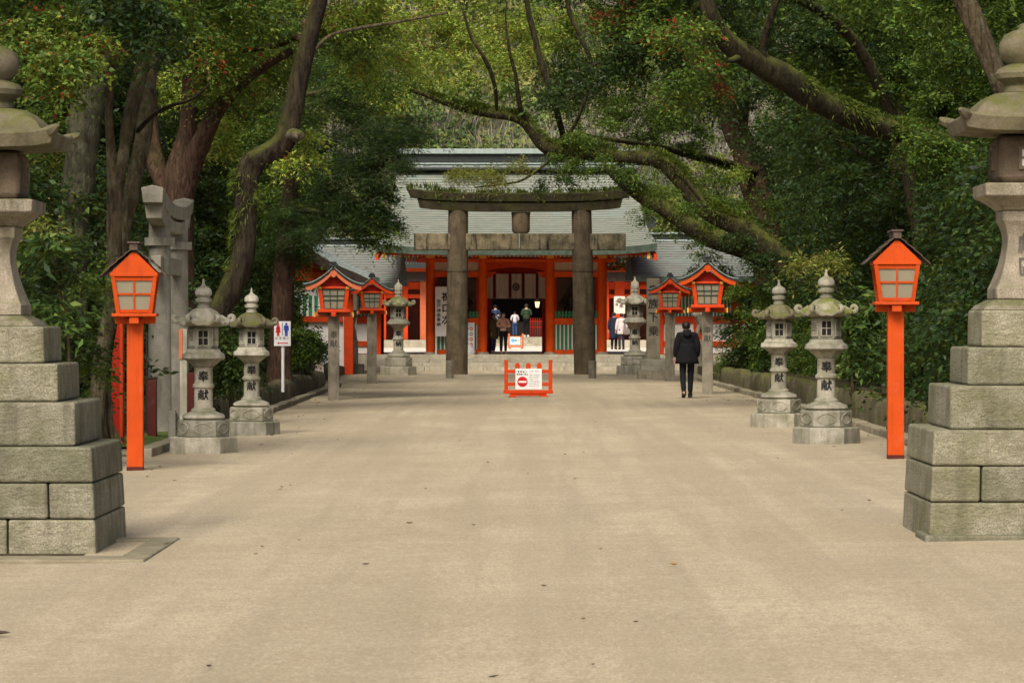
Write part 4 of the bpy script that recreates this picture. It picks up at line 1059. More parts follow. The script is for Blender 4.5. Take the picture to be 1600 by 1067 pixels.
# inscribed stone pillar
sp = thing('inscribed_pillar', 'square stone pillar carved with four large characters on a two step base', 'stone pillar', (XM(1020.5, 97), 97, 0))
x = XM(1020.5, 97)
MB().box(x-.47, x+.47, 96.55, 97.45, -.1, ZM(579, 97)).build('lower_base', M['pillar_stone'], sp, bevel=.02)
MB().square([(.39,0),(.37,.30),(.34,.36)], (x, 97, ZM(579, 97)+.002)).build('upper_base', M['lantern_c'], sp, bevel=.015)
MB().square([(.205,0),(.195,2.40),(.18,2.43)], (x, 97, ZM(579, 97)+.364)).build('pillar_shaft', M['pillar_stone'], sp, bevel=.012)
m = MB(); text(m, '皇族下乗', x, ZM(453, 97), .32, 97-.2085, True, .022, 1.30); m.build('inscription', M['engrave'], sp)

# ================================================================ barrier, signs and small posts
def barrier():
    D = 73.0; x0 = XM(825.5, D); t = thing('red_barrier', 'small red wooden barrier with a no entry notice standing in the middle of the avenue', 'barrier', (0,0,0))
    for sx in (-.505, .505): MB().box(sx-.042, sx+.042, -.042, .042, .10, .845).build('post', M['red'], t, bevel=.006)
    for z in (.575, .285): MB().box(-.46, .46, -.03, .03, z-.035, z+.045).build('rail', M['red'], t, bevel=.006)
    for xx in (-.25, 0, .25):
        MB().prism([(xx-.055, .36), (xx+.055, .36), (xx+.055, .735), (xx+.03, .775), (xx-.03, .775), (xx-.055, .735)], -.012-.034, -.034+.002).build('picket', M['red'], t)
    MB().box(-.565, .565, -.06, .06, .075, .155).build('base_beam', M['red'], t, bevel=.008)
    MB().box(-.42, .42, -.045, .045, .025, .074).build('lower_beam', M['red'], t, bevel=.008)
    for sx in (-.36, .36): MB().box(sx-.07, sx+.07, -.28, .28, -.01, .04).build('foot', M['red'], t, bevel=.008)
    b = MB().box(-.295, .305, -.066, -.054, .178, .645).build('notice_board', M['board_white'], t)
    m = MB(); c = (-.135, -.0685, .345)
    m.lathe([(.118,0),(.118,.003)], 36); n = 72
    for i in range(len(m.v)-n, len(m.v)): v = m.v[i]; m.v[i] = (c[0]+v[0], c[1]+v[2], c[2]+v[1])
    d = m.build('no_entry_disc', M['sign_red'], b)
    MB().box(c[0]-.09, c[0]+.09, -.0712, -.0695, c[2]-.021, c[2]+.021).build('bar', M['board_white'], d)
    m = MB(); text(m, '車両進入', -.225, .575, .045, -.0675, False, .03, 1.3); text(m, '車両乗入禁止', -.245, .515, .042, -.0675, False, .03, 1.05)
    m.build('heading', M['ink'], b)
    m = MB(); text(m, 'お願い事項', .045, .585, .030, -.0675, False, .008, 1.4)
    for k, (s, c_) in enumerate((('境内への車両の', 0), ('乗り入れは固く', 0), ('お断りします', 0), ('ご用の方は社務', 0), ('所へお越しの上', 0), ('お申し出下さい', 0))):
        text(m, s, .04, .50-.05*k, .029, -.0675, False, .006, 1.15)
    m.build('small_print', M['ink'], b)
    t.location = (x0, D, gz(x0, D)); t.rotation_euler = (0, 0, R(1.5))
barrier()

def arrow(mb, x0, x1, z, h, y):
    mb.prism([(x0, z), (x0+h*1.5, z+h), (x0+h*1.3, z+h*.32), (x1, z+h*.32), (x1, z-h*.32), (x0+h*1.3, z-h*.32), (x0+h*1.5, z-h)], y-.002, y)
def wc_sign():
    D = 69.0; x = XM(442, D); zb = .30; t = thing('restroom_sign', 'white restroom sign with red and blue figures and a red arrow on a white pole', 'sign', (x, D, zb))
    MB().lathe([(.035,-.1),(.034,ZM(535, D)-zb)], 14, 0, (x, D, zb)).build('pole', M['board_white'], t, smooth=50)
    xc = XM(441.5, D); z0, z1 = ZM(540.5, D), ZM(502, D)
    b = MB().box(xc-.18, xc+.18, D-.06, D-.045, z0, z1).build('board', M['board_white'], t, bevel=.003)
    y = D-.0605
    def figure(cx, skirt, mat, nm):
        m = MB(); zt = z1-.04
        head = [(cx+.026*math.cos(a), zt-.02+.026*math.sin(a)) for a in [i*math.pi/8 for i in range(16)]]
        m.prism(head, y-.003, y)
        if skirt: body = [(cx-.028,zt-.05),(cx+.028,zt-.05),(cx+.052,zt-.13),(cx+.035,zt-.135),(cx+.06,zt-.20),(cx+.03,zt-.20),(cx+.026,zt-.285),(cx+.004,zt-.285),(cx,zt-.21),(cx-.004,zt-.285),(cx-.026,zt-.285),(cx-.03,zt-.20),(cx-.06,zt-.20),(cx-.035,zt-.135),(cx-.052,zt-.13)]
        else: body = [(cx-.05,zt-.05),(cx+.05,zt-.05),(cx+.056,zt-.16),(cx+.038,zt-.16),(cx+.034,zt-.09),(cx+.03,zt-.285),(cx+.004,zt-.285),(cx,zt-.18),(cx-.004,zt-.285),(cx-.03,zt-.285),(cx-.034,zt-.09),(cx-.038,zt-.16),(cx-.056,zt-.16)]
        m.prism(body, y-.003, y); m.build(nm, M[mat], b)
    figure(xc-.09, True, 'sign_red', 'red_figure'); figure(xc+.085, False, 'sign_blue', 'blue_figure')
    MB().box(xc-.006, xc+.006, y-.002, y, z1-.30, z1-.03).build('divider', M['ink'], b)
    m = MB(); text(m, 'お手洗い', xc-.125, z1-.365, .062, y-.002, False, .035, 1.33); m.build('lettering', M['sign_grey'], b)
    m = MB(); arrow(m, xc-.115, xc+.12, z0+.06, .032, y); m.build('arrow', M['sign_red'], b)
wc_sign()

# big calligraphy board leaning by the gate
D = GD-.45; x0, x1 = XM(680, D), XM(716, D)
bb = thing('banner_board', 'tall white board with brush calligraphy standing at the gate partly behind the torii post', 'sign board', ((x0+x1)/2, D, PZ))
b = MB().box(x0, x1, D, D+.05, ZM(525.5, D), ZM(448, D)).build('board', M['board_white'], bb, bevel=.006)
for sx in (x0+.03, x1-.03): MB().box(sx-.03, sx+.03, D+.055, D+.11, PZ, ZM(450, D)).build('support', M['board_white'], bb)
m = MB(); text(m, '祝口次', XM(697, D), ZM(463.5, D), .33, D-.003, True, .03, 1.28); m.build('large_lettering', M['ink'], b)
m = MB(); text(m, '宮戸神楽奉納', XM(685.5, D), ZM(471, D), .155, D-.003, True, .022, 1.06); m.build('small_lettering', M['ink'], b)
# notice board with pictograms on its other side
D = GD-.5; x0, x1 = XM(724, D), XM(741.5, D)
nb = thing('pictogram_notice', 'white notice stand with small pictograms on the right of the torii post by the gate'.replace('on the right of', 'emerging behind'), 'notice', ((x0+x1)/2, D, PZ))
b = MB().box(x0, x1, D, D+.04, ZM(545, D), ZM(504, D)).build('board', M['board_white'], nb, bevel=.005)
for sx in (x0+.03, x1-.03): MB().box(sx-.02, sx+.02, D+.005, D+.035, PZ, ZM(545, D)).build('leg', M['sign_grey'], nb)
for i in range(2):
    for k in range(4):
        cx, cz = XM(729.8+i*6.6, D), ZM(513.5+k*8.3, D)
        m = MB().lathe([(.062,0),(.062,.004)], 18)
        for q in range(len(m.v)-36, len(m.v)): v = m.v[q]; m.v[q] = (cx+v[0], D-.0045+v[2], cz+v[1])
        p = m.build('pictogram', M[('sign_grey','sign_cyan','sign_grey','ink')[k] if i == 0 else ('sign_red','sign_grey','sign_red','sign_red')[k]], b)
        MB().box(cx-.038, cx+.038, D-.0062, D-.005, cz-.020, cz+.020).build('mark', M['board_white'], p)
m = MB(); text(m, 'お願い', XM(727, D), ZM(507, D), .085, D-.002, False, .01, 1.25); m.build('heading', M['sign_cyan'], b)
sb = MB().lathe([(.20,0),(.22,.07),(.18,.2),(.09,.3),(.05,.36)], 14, 0, (XM(734, D-.2), D-.25, PZ)).build('sand_bag', plain('sack_white', (.55,.55,.56), .9), smooth=True)
tag(sb, 'small tied pale sack set at the foot of the pictogram notice', 'sack')
# barrier with a pictogram board inside the court
D = 140.0; x = XM(806, D); cb = thing('court_barrier', 'small salmon barrier with white pictogram board inside the bright court beyond the gate', 'barrier', (x, D, PZ))
for sx in (-.30, .30): MB().box(x+sx-.04, x+sx+.04, D-.04, D+.04, PZ+.04, ZM(521, D)).build('post', M['salmon'], cb)
for z in (526, 541): MB().box(x-.29, x+.29, D-.03, D+.03, ZM(z+1.5, D), ZM(z-1, D)).build('rail', M['salmon'], cb)
for sx in (-.26, .26): MB().box(x+sx-.05, x+sx+.05, D-.25, D+.25, PZ, PZ+.05).build('foot', M['salmon'], cb)
b = MB().box(x-.26, x+.18, D-.07, D-.05, ZM(538, D), ZM(526.5, D)).build('board', M['board_white'], cb)
m = MB().lathe([(.085,0),(.085,.004)], 18)
for q in range(len(m.v)-36, len(m.v)): v = m.v[q]; m.v[q] = (x-.13+v[0], D-.075+v[2], ZM(532, D)+v[1])
m.build('pictogram', M['sign_cyan'], b); m = MB(); text(m, '禁止', x, ZM(532, D), .12, D-.073, False, .01); m.build('lettering', M['ink'], b)
# paper notice inside right gap
D = 139.0; x = XM(968, D)
pn = thing('paper_notice', 'large framed paper notice with ink writing hanging behind the two women', 'notice', (x, D, PZ))
b = MB().box(x-.24, x+.24, D, D+.04, ZM(490, D), ZM(463, D)).build('board', M['cloth'], pn)
for sx in (-.2, .2): MB().box(x+sx-.02, x+sx+.02, D+.045, D+.08, PZ, ZM(463, D)).build('leg', M['darkwood'], pn)
m = MB(); text(m, '神楽', x+.08, ZM(470, D), .2, D-.003, True, .02); text(m, '祈願', x-.12, ZM(471, D), .13, D-.003, True, .01); m.build('lettering', M['ink'], b)

# small posts round the side torii
def post(name, label, cat, px, D, wpx, ytop, mat, taper=1.0, dp=.12, zb=None):
    x, hw = XM(px, D), wpx*D/F/2; z = gz(x, D) if zb is None else zb
    o = MB().loft([[(x-hw, D-dp, z-.1), (x+hw, D-dp, z-.1), (x+hw, D+dp, z-.1), (x-hw, D+dp, z-.1)], [(x-hw*taper, D-dp, ZM(ytop, D)), (x+hw*taper, D-dp, ZM(ytop, D)), (x+hw*taper, D+dp, ZM(ytop, D)), (x-hw*taper, D+dp, ZM(ytop, D))]]).build(name, M[mat], bevel=.008)
    return tag(o, label, cat)
def redpanel():
    D = 46.0; t = thing('red_wayside_post', 'deep red tapering post rising behind the twin stems and the orange lamp post', 'post', (XM(184, D), D, 0)); z = gz(-6, D)
    MB().prism([(XM(173.5, D), z-.1), (XM(193, D), z-.1), (XM(193, D), ZM(492, D)), (XM(187, D), ZM(492, D)), (XM(176, D), ZM(560, D))], D-.1, D+.1).build('shaft', M['deepred'], t, bevel=.01)
    MB().box(XM(188.5, D), XM(193.1, D), D-.115, D-.101, z-.08, ZM(493, D)).build('edge_strip', M['red'], t)
redpanel()
def mixpost():
    D = 47.5; t = thing('dark_sign_post', 'worn dark wooden post with red remains beside the side torii', 'post', (XM(238, D), D, 0)); z = gz(-6, D)+.03
    MB().box(XM(231, D), XM(245, D), D-.07, D+.07, z-.1, ZM(592.5, D)).build('shaft', M['oldred'], t, bevel=.01)
    MB().box(XM(230, D), XM(246, D), D-.08, D+.08, ZM(592, D), ZM(589, D)).build('cap', M['darkwood'], t, bevel=.008)
mixpost()
post('stone_bollard', 'short square stone bollard at the corner by the first lantern plinth', 'bollard', 269.5, 46.5, 12, 641, 'torii_grey', .9, .07)
post('wooden_board', 'worn dark red board standing behind the pale ribbed stone lantern', 'board', 298.5, 52.0, 11, 582, 'oldred', 1, .03)
def whitepole():
    D = 50.5; t = thing('white_pole', 'white square pole with an orange strip standing between side torii and lantern', 'pole', (XM(286.5, D), D, 0)); z = gz(-6, D)
    MB().box(XM(281.5, D), XM(292.5, D), D-.05, D+.05, z-.1, ZM(514, D)).build('shaft', M['lantern_c'], t, bevel=.006)
    MB().box(XM(280.5, D), XM(285.5, D), D-.07, D-.052, ZM(561, D), ZM(514, D)).build('orange_strip', M['salmon'], t)
whitepole()
post('black_pole', 'thin black pole rising next to the side torii post', 'pole', 229.0, 49.0, 2.6, 520, 'ink', 1, .012)
post('leaning_board', 'plain weathered board leaning behind the shrub on the dry wall', 'board', 499, 86, 15, 556, 'cloth', .8, .04, .1)
# stone guardian pedestals half hidden by the gate corridor
for px, lb in ((546, 'carved stone lion on a pedestal between the red lamps near the corridor wall'), (1097, 'carved stone lion on a pedestal half hidden behind the bright red lamp')):
    D = 107.0; x = XM(px, D); t = thing('stone_lion', lb, 'statue', (x, D, 0))
    MB().box(x-.48, x+.48, D-.45, D+.45, -.1, .32).build('base', M['post_stone'], t, bevel=.02)
    MB().box(x-.28, x+.28, D-.30, D+.30, .32, 1.12).build('pedestal', M['post_stone'], t, bevel=.02)
    sgn = 1 if px < 800 else -1
    m = MB().tube([(x-sgn*.20, D, 1.22), (x-sgn*.14, D, 1.45), (x+sgn*.02, D, 1.74), (x+sgn*.12, D-.05, 1.96), (x+sgn*.22, D-.08, 1.98), (x+sgn*.30, D-.09, 1.93)], [.16,.20,.18,.17,.15,.07], 12, jit=.2)
    m.build('lion_body', M['post_stone'], t, smooth=True)
    for s in (-1, 1): MB().tube([(x+sgn*.08, D+s*.10, 1.62), (x+sgn*.16, D+s*.11, 1.35), (x+sgn*.20, D+s*.11, 1.12)], [.08,.06,.065], 8).build('foreleg', M['post_stone'], t, smooth=True)
    MB().tube([(x-sgn*.22, D, 1.3), (x-sgn*.30, D, 1.55), (x-sgn*.22, D, 1.8)], [.07,.09,.02], 8, jit=.3).build('tail', M['post_stone'], t, smooth=True)

# ================================================================ people
def grow(joints, edges, sub=2):
    """one continuous skinned surface from a jointed skeleton: joints {name: (x, y, z, radius[, radius2])}"""
    me = bpy.data.meshes.new('figure'); bm = bmesh.new(); lay = bm.verts.layers.skin.verify(); vs = {}
    for k, (nm, q) in enumerate(joints.items()):
        v = bm.verts.new(q[:3]); vs[nm] = v; v[lay].radius = (q[3], q[4] if len(q) > 4 else q[3]); v[lay].use_root = (k == 0)
    for a, b in edges: bm.edges.new((vs[a], vs[b]))
    bm.to_mesh(me); bm.free()
    ob = bpy.data.objects.new('figure', me); COL.objects.link(ob)
    sk = ob.modifiers.new('skin', 'SKIN'); sk.use_smooth_shade = True; sk.branch_smoothing = .3
    ss = ob.modifiers.new('sub', 'SUBSURF'); ss.levels = sub; ss.render_levels = sub
    dg = bpy.context.evaluated_depsgraph_get(); dg.update()
    em = bpy.data.meshes.new_from_object(ob.evaluated_get(dg))
    V = [tuple(v.co) for v in em.vertices]; Fc = [tuple(p.vertices) for p in em.polygons]
    bpy.data.objects.remove(ob); bpy.data.meshes.remove(me); bpy.data.meshes.remove(em)
    return V, Fc
def ell(c, r, n=16, cut=None):
    prof = []
    for i in range(n//2+1):
        a = -math.pi/2+math.pi*i/(n//2); prof.append((max(.002, math.cos(a)), math.sin(a)))
    m = MB(); rings = [[(c[0]+r[0]*q*math.cos(b), c[1]+r[1]*q*math.sin(b), c[2]+r[2]*z) for b in [2*math.pi*k/n for k in range(n)]] for q, z in prof]
    m.loft(rings); return m

def person(label, loc, height, heading, J=None, top=None, legs=None, shoes='ink', hair='hair', coat=None, group=None, hand=True, extra=None):
    """facing +Y when heading = 0. top / legs: materials; coat: (hem z, hem half width) for a coat that hangs below the hips"""
    t = thing('person', label, 'person', (0,0,0), group)
    P = dict(pelvis=(0,0,.93,.125,.10), belly=(0,.005,1.10,.115,.09), chest=(0,0,1.30,.14,.10), collar=(0,-.01,1.42,.09,.075), neck=(0,.0,1.475,.05), jaw=(0,.025,1.545,.062,.07), skull=(0,.012,1.61,.076,.085), crown=(0,.0,1.66,.06,.065), nose=(0,.105,1.575,.012))
    for s, n in ((-1,'L'),(1,'R')):
        P.update({'hip'+n:(s*.085,0,.88,.09), 'knee'+n:(s*.09,.02,.49,.058), 'ankle'+n:(s*.09,-.02,.10,.040), 'ball'+n:(s*.095,.09,.035,.035), 'toe'+n:(s*.10,.15,.03,.022),
                  'sho'+n:(s*.175,-.005,1.395,.055), 'elb'+n:(s*.235,-.03,1.13,.043), 'wri'+n:(s*.245,.05,.90,.028)})
    if J: P.update(J)
    for s, n in ((-1,'L'),(1,'R')):
        w_, e_ = Vector(P['wri'+n][:3]), Vector(P['elb'+n][:3]); d = (w_-e_).normalized(); side = d.cross(Vector((0,0,1))); side = side.normalized() if side.length > .2 else Vector((0,1,0))
        pm = w_+d*.06; P['palm'+n] = (*pm, .030, .018)
        for k, (o, L) in enumerate(((-.030,.055),(-.010,.068),(.010,.062),(.029,.048))):
            a = pm+side*o+d*.035; P[f'f{k}{n}'] = (*a, .0095); P[f'g{k}{n}'] = (*(a+d*L+Vector((-s*.012,0,0))), .0085)
        P['thm'+n] = (*(w_+d*.03+side*(-.042)), .011); P['tht'+n] = (*(w_+d*.075+side*(-.055)), .009)
    body_e = [('pelvis','belly'),('belly','chest'),('chest','collar'),('collar','neck'),('neck','jaw'),('jaw','skull'),('skull','crown'),('jaw','nose')]
    arm_e, leg_e, hand_e = [], [], []
    for n in 'LR':
        leg_e += [('pelvis','hip'+n),('hip'+n,'knee'+n),('knee'+n,'ankle'+n),('ankle'+n,'ball'+n),('ball'+n,'toe'+n)]
        arm_e += [('collar','sho'+n),('sho'+n,'elb'+n),('elb'+n,'wri'+n)]
        hand_e += [('wri'+n,'palm'+n),('wri'+n,'thm'+n),('thm'+n,'tht'+n)]
        for k in range(4): hand_e += [('palm'+n,f'f{k}{n}'),(f'f{k}{n}',f'g{k}{n}')]
    E_ = body_e+arm_e+leg_e+hand_e
    used = [k for k in P if any(k in e for e in E_)]
    V, Fc = grow({k: P[k] for k in used}, E_)
    MB().add(V, Fc).build('body', M['skin'], t, smooth='all')
    hd = P['skull']
    # eyes, brows and mouth
    m = MB()
    for s in (-1, 1): 
        e = ell((hd[0]+s*.030, hd[1]+.078, hd[2]-.012), (.010,.006,.006), 8); m.add(e.v, e.f)
    e = ell((hd[0], hd[1]+.086, hd[2]-.085), (.020,.005,.005), 8); m.add(e.v, e.f)
    tag(m.build('eyes_and_mouth', M['ink'], t), kind='stuff')
    for s in (-1, 1): ell((hd[0]+s*.082, hd[1]-.005, hd[2]-.03), (.012,.022,.032), 8).build('ear', M['skin'], t, smooth=True)
    h = MB(); rings = []
    for i in range(10):
        a = i/9; z = hd[2]-.075+.165*a; 
        ring = []
        for k in range(20):
            b = 2*math.pi*k/20; fr = math.sin(b)
            r = math.sqrt(max(.0004, 1-((z-hd[2])/.098)**2))*.100
            yy = hd[1]-.012+r*1.08*math.sin(b)
            if fr > .3 and z < hd[2]+.035: yy = min(yy, hd[1]+.030)
            o = .006*noise.noise(Vector((b*2, z*30, loc[0])))
            ring.append((hd[0]+(r+o)*.92*math.cos(b), yy+o, z))
        rings.append(ring)
    h.loft(rings).build('hair', M[hair] if isinstance(hair, str) else hair, t, smooth='all')
    # trousers
    lj = {'pelvis': (*P['pelvis'][:3], .135, .115)}
    for n in 'LR':
        lj['hip'+n] = (*P['hip'+n][:3], .100); lj['knee'+n] = (*P['knee'+n][:3], .075); lj['ankle'+n] = (*P['ankle'+n][:3], .058)
    V, Fc = grow(lj, [('pelvis','hipL'),('pelvis','hipR'),('hipL','kneeL'),('hipR','kneeR'),('kneeL','ankleL'),('kneeR','ankleR')])
    MB().add(V, Fc).build('trousers', legs, t, smooth='all')
    for n in 'LR':
        a, b, c = (Vector(P[k+n][:3]) for k in ('ankle','ball','toe'))
        V, Fc = grow({'a': (*(a-Vector((0,0,.025))), .050), 'h': (*(a+(a-b)*.25-Vector((0,0,.045))), .040), 'b': (*b, .050, .040), 't': (*c, .036, .028)}, [('a','h'),('a','b'),('b','t')])
        MB().add(V, Fc).build('shoe', M[shoes] if isinstance(shoes, str) else shoes, t, smooth='all')
    # upper garment: one skinned surface with sleeves, and its skirt
    tk = 1.0 if not coat else 1.22
    tj = {'pelvis': (0,0,.93 if not coat else .95,.145*tk,.118*tk), 'belly': (*P['belly'][:3],.135*tk,.112*tk), 'chest': (*P['chest'][:3],.158*tk,.122*tk), 'collar': (*P['collar'][:3],.10,.085), 'nk': (P['neck'][0],P['neck'][1],P['neck'][2]-.01,.068)}
    for n in 'LR':
        tj['sho'+n] = (*P['sho'+n][:3], .076*tk); tj['elb'+n] = (*P['elb'+n][:3], .066*tk); tj['wri'+n] = (*P['wri'+n][:3], .050*tk)
    V, Fc = grow(tj, [('pelvis','belly'),('belly','chest'),('chest','collar'),('collar','nk')]+[(a+n, b+n) for n in 'LR' for a, b in (('sho','elb'),('elb','wri'))]+[('collar','shoL'),('collar','shoR')])
    g = MB().add(V, Fc)
    if coat:
        hem, hw = coat; rings = []
        for k in range(7):
            a = k/6; z = 1.22+(hem-1.22)*a; rx = .172+(hw-.172)*a; ry = .142+(hw*.80-.142)*a; ring = []
            for i in range(28):
                b = 2*math.pi*i/28; o = 1+.04*a*math.sin(5*b+loc[0])+.02*noise.noise(Vector((b*2, z*6, loc[0])))
                ring.append((rx*o*math.cos(b), ry*o*math.sin(b)-.004, z))
            rings.append(ring)
        g.loft(rings)
    g.build('coat' if coat else 'top', top, t, smooth='all')
    if extra: extra(t)
    s = height/1.72
    t.scale = (s, s, s); t.location = loc; t.rotation_euler = (0, 0, heading)
    return t
def cl(name, col, var=.12, rough=.9): return plain(name, col, rough, var, 22, .15)
black = cl('black_cloth', (.0085,.0085,.010), .3); 
def man_extra(t):
    # hood folded on the back and raised collar
    V, Fc = grow({'a': (-.10,-.10,1.43,.06), 'b': (0,-.15,1.40,.075), 'c': (.10,-.10,1.43,.06)}, [('a','b'),('b','c')]); MB().add(V, Fc).build('hood', black, t, smooth='all')
    MB().lathe([(.095,1.42),(.088,1.50),(.082,1.515)], 20, 0, (0,-.005,0)).build('collar', black, t, smooth=True)
D = 70.0
person('person in a long black hooded coat walking away towards the gate', (XM(1073.5, D), D, gz(3.5, D)), 1.70, R(2),
       dict(kneeL=(-.095,.0,.49,.058), ankleL=(-.085,-.16,.13,.040), ballL=(-.085,-.10,.035,.035), toeL=(-.088,-.05,.03,.022), kneeR=(.085,.06,.49,.058), ankleR=(.075,.09,.10,.040), ballR=(.08,.19,.035,.035), toeR=(.085,.25,.03,.022),
            wriL=(-.25,.04,.90,.028), wriR=(.23,.06,.91,.028), jaw=(-.015,.045,1.54,.062,.07), skull=(-.02,.03,1.60,.076,.085), crown=(-.02,.015,1.65,.06,.065), nose=(-.02,.125,1.565,.012)),
       black, cl('black_trousers', (.010,.011,.014), .3), 'ink', 'hair', (.76, .265), None, True, man_extra)
D = 115.3
person('person in a pinkish brown top with folded arms facing the camera at the gate', (XM(786.5, D), D, PZ), 1.53, R(184),
       dict(elbL=(-.245,.06,1.12,.043), wriL=(.02,.17,1.16,.028), elbR=(.245,.06,1.13,.043), wriR=(-.02,.19,1.20,.028)),
       cl('pink_brown_knit', (.46,.26,.19), .4), black)
D = 117.2
person('person in a baggy olive coat half hidden behind the one with folded arms', (XM(770.5, D), D, PZ), 1.50, R(240), dict(), cl('olive_coat', (.155,.125,.055), .2), cl('jeans', (.06,.10,.20), .2), cl('pale_shoe', (.5,.48,.45)), 'hair', (.62, .27))
D = 158.5
person('person in a pale lilac jacket and blue jeans bowing inside the dark hall', (XM(804.5, D), D, hz_), 1.30, R(5), dict(skull=(0,.06,1.585,.076,.085), crown=(0,.07,1.64,.06,.065), jaw=(0,.06,1.53,.062,.07), nose=(0,.14,1.55,.012), wriR=(.20,.24,1.10,.028), wriL=(-.20,.24,1.10,.028), elbL=(-.25,.05,1.14,.043), elbR=(.25,.05,1.14,.043)), cl('lilac_jacket', (.62,.58,.62), .06), cl('blue_jeans', (.035,.075,.19), .2))
def puffer(t):
    for k in range(6):
        z = .99+.075*k; r = (.172, .178, .182, .185, .180, .165)[k]
        MB().tube([(r*math.cos(a), r*.80*math.sin(a), z) for a in [2*math.pi*i/24 for i in range(25)]], [.026]*25, 8).build('puffer_roll', M_puff, t, smooth=True)
M_puff = cl('green_puffer', (.045,.075,.040), .15, .5)
person('person in a quilted dark green jacket praying in the dark hall', (XM(822.5, D), D, hz_), 1.66, R(-4), dict(wriR=(.10,.28,1.20,.028), wriL=(-.10,.28,1.20,.028), elbL=(-.25,.06,1.14,.043), elbR=(.25,.06,1.14,.043)), M_puff, black, cl('white_shoe', (.7,.7,.7)), cl('brown_hair', (.05,.035,.025)), None, None, True, puffer)
person('person in a navy jacket standing deep in the hall behind the folded-arms visitor', (XM(774, D+.6), D+.6, hz_), 1.62, R(0), dict(), cl('navy_jacket', (.035,.055,.12), .2), black)
def sash(t): MB().tube([(-.16,-.12,1.40), (0,-.155,1.2), (.15,-.12,1.02)], [.02]*3, 6).build('bag_strap', cl('strap', (.45,.43,.42)), t, smooth=True)
person('child in a dark jacket with a pale bag strap in front of the navy jacket', (XM(778.5, D-.9), D-.9, hz_), 1.25, R(0), dict(), cl('child_jacket', (.02,.024,.032), .2), black, 'ink', 'hair', None, None, True, sash)
D = 139.5-3
person('person in a long navy coat seen from behind in the gap beside the gate', (XM(959.5, D), D, PZ), 1.60, R(-8), dict(), cl('navy_coat', (.018,.022,.04), .2), black, 'ink', 'hair', (.50, .235))
def bag(t):
    MB().loft([[(.05,-.26,.98),(.33,-.26,.98),(.33,-.14,.98),(.05,-.14,.98)], [(.03,-.28,.76),(.36,-.28,.76),(.36,-.12,.76),(.03,-.12,.76)], [(.07,-.25,.70),(.32,-.25,.70),(.32,-.15,.70),(.07,-.15,.70)]]).build('shoulder_bag', cl('bag', (.19,.16,.14)), t, smooth=True, bevel=.02)
    MB().tube([(.06,-.2,.98), (.16,-.1,1.40), (.20,.05,1.42), (.32,-.2,.98)], [.012]*4, 6).build('bag_strap', cl('bag_leather', (.10,.08,.07)), t, smooth=True)
person('person in a pale jacket and dark skirt carrying a shoulder bag beside the navy coat', (XM(971, D-.4), D-.4, PZ), 1.56, R(12), dict(), cl('pale_jacket', (.56,.50,.49), .1), cl('dark_skirt', (.02,.022,.035)), 'ink', 'hair', (.72, .20), None, True, bag)

# fallen leaves scattered on the sand
rng = random.Random(77)
def leaf_shape(col, L):
    m = MB(); n = 8; up = []; 
    pts = [(0,-L/2),(L*.16,-L*.28),(L*.22,0),(L*.14,L*.28),(0,L/2),(-L*.14,L*.28),(-L*.22,0),(-L*.16,-L*.28)]
    vs = [(x, y, .004+.9*abs(x)*.5+.3*abs(y)*.5) for x, y in pts]+[(0,0,.002)]
    m.add(vs, [(i, (i+1) % n, 8) for i in range(n)]); return m.build('fallen_leaf', col)
lc = [plain('dry_leaf_brown', (.12,.06,.025)), plain('dry_leaf_ochre', (.42,.26,.07)), plain('dry_leaf_dark', (.05,.035,.02))]
spots = [(1053,890,1,.10),(0,982,2,.12),(883,712,0,.07),(1327,700,2,.09),(1215,724,2,.06),(1358,793,2,.06),(640,815,2,.07),(665,763,2,.05),(440,757,2,.05)]
rg = random.Random(4)
while len(spots) < 46:
    px, py = rg.uniform(230, 1400), 640+rg.random()**1.6*420; spots.append((px, py, rg.choice([0,2,2,2]), rg.uniform(.035,.07)))
while len(spots) < 115:                           # litter gathers along the kerbs
    D = rg.uniform(34, 88); x = rg.choice((-1, 1))*(5.0-abs(rg.gauss(0, .55))); spots.append((VX+x*F/D, VY+8400/D, rg.choice([0,0,2,2]), rg.uniform(.05,.10)))
first = {}
for k, (px, py, c, L) in enumerate(spots):
    D = 8400/(py-505); x = XM(px, D)
    if c not in first: o = first[c] = leaf_shape(lc[c], .08)
    else: o = first[c].copy(); COL.objects.link(o)
    o.location = (x, D, gz(x, D)+.02*noise.noise(Vector((x*.6, D*.22, 3)))+.012); o.scale = (L/.08,)*3; o.rotation_euler = (rg.uniform(-.2,.2), rg.uniform(-.2,.2), rg.random()*6.3)
    lb = ('small brown dry leaf lying on the sandy avenue', 'yellow ochre dry leaf lying alone on the open sand', 'dark curled dry leaf lying on the sandy avenue')[c]
    tag(o, lb, 'leaf', 'fallen leaves on the avenue' if c != 1 else None)

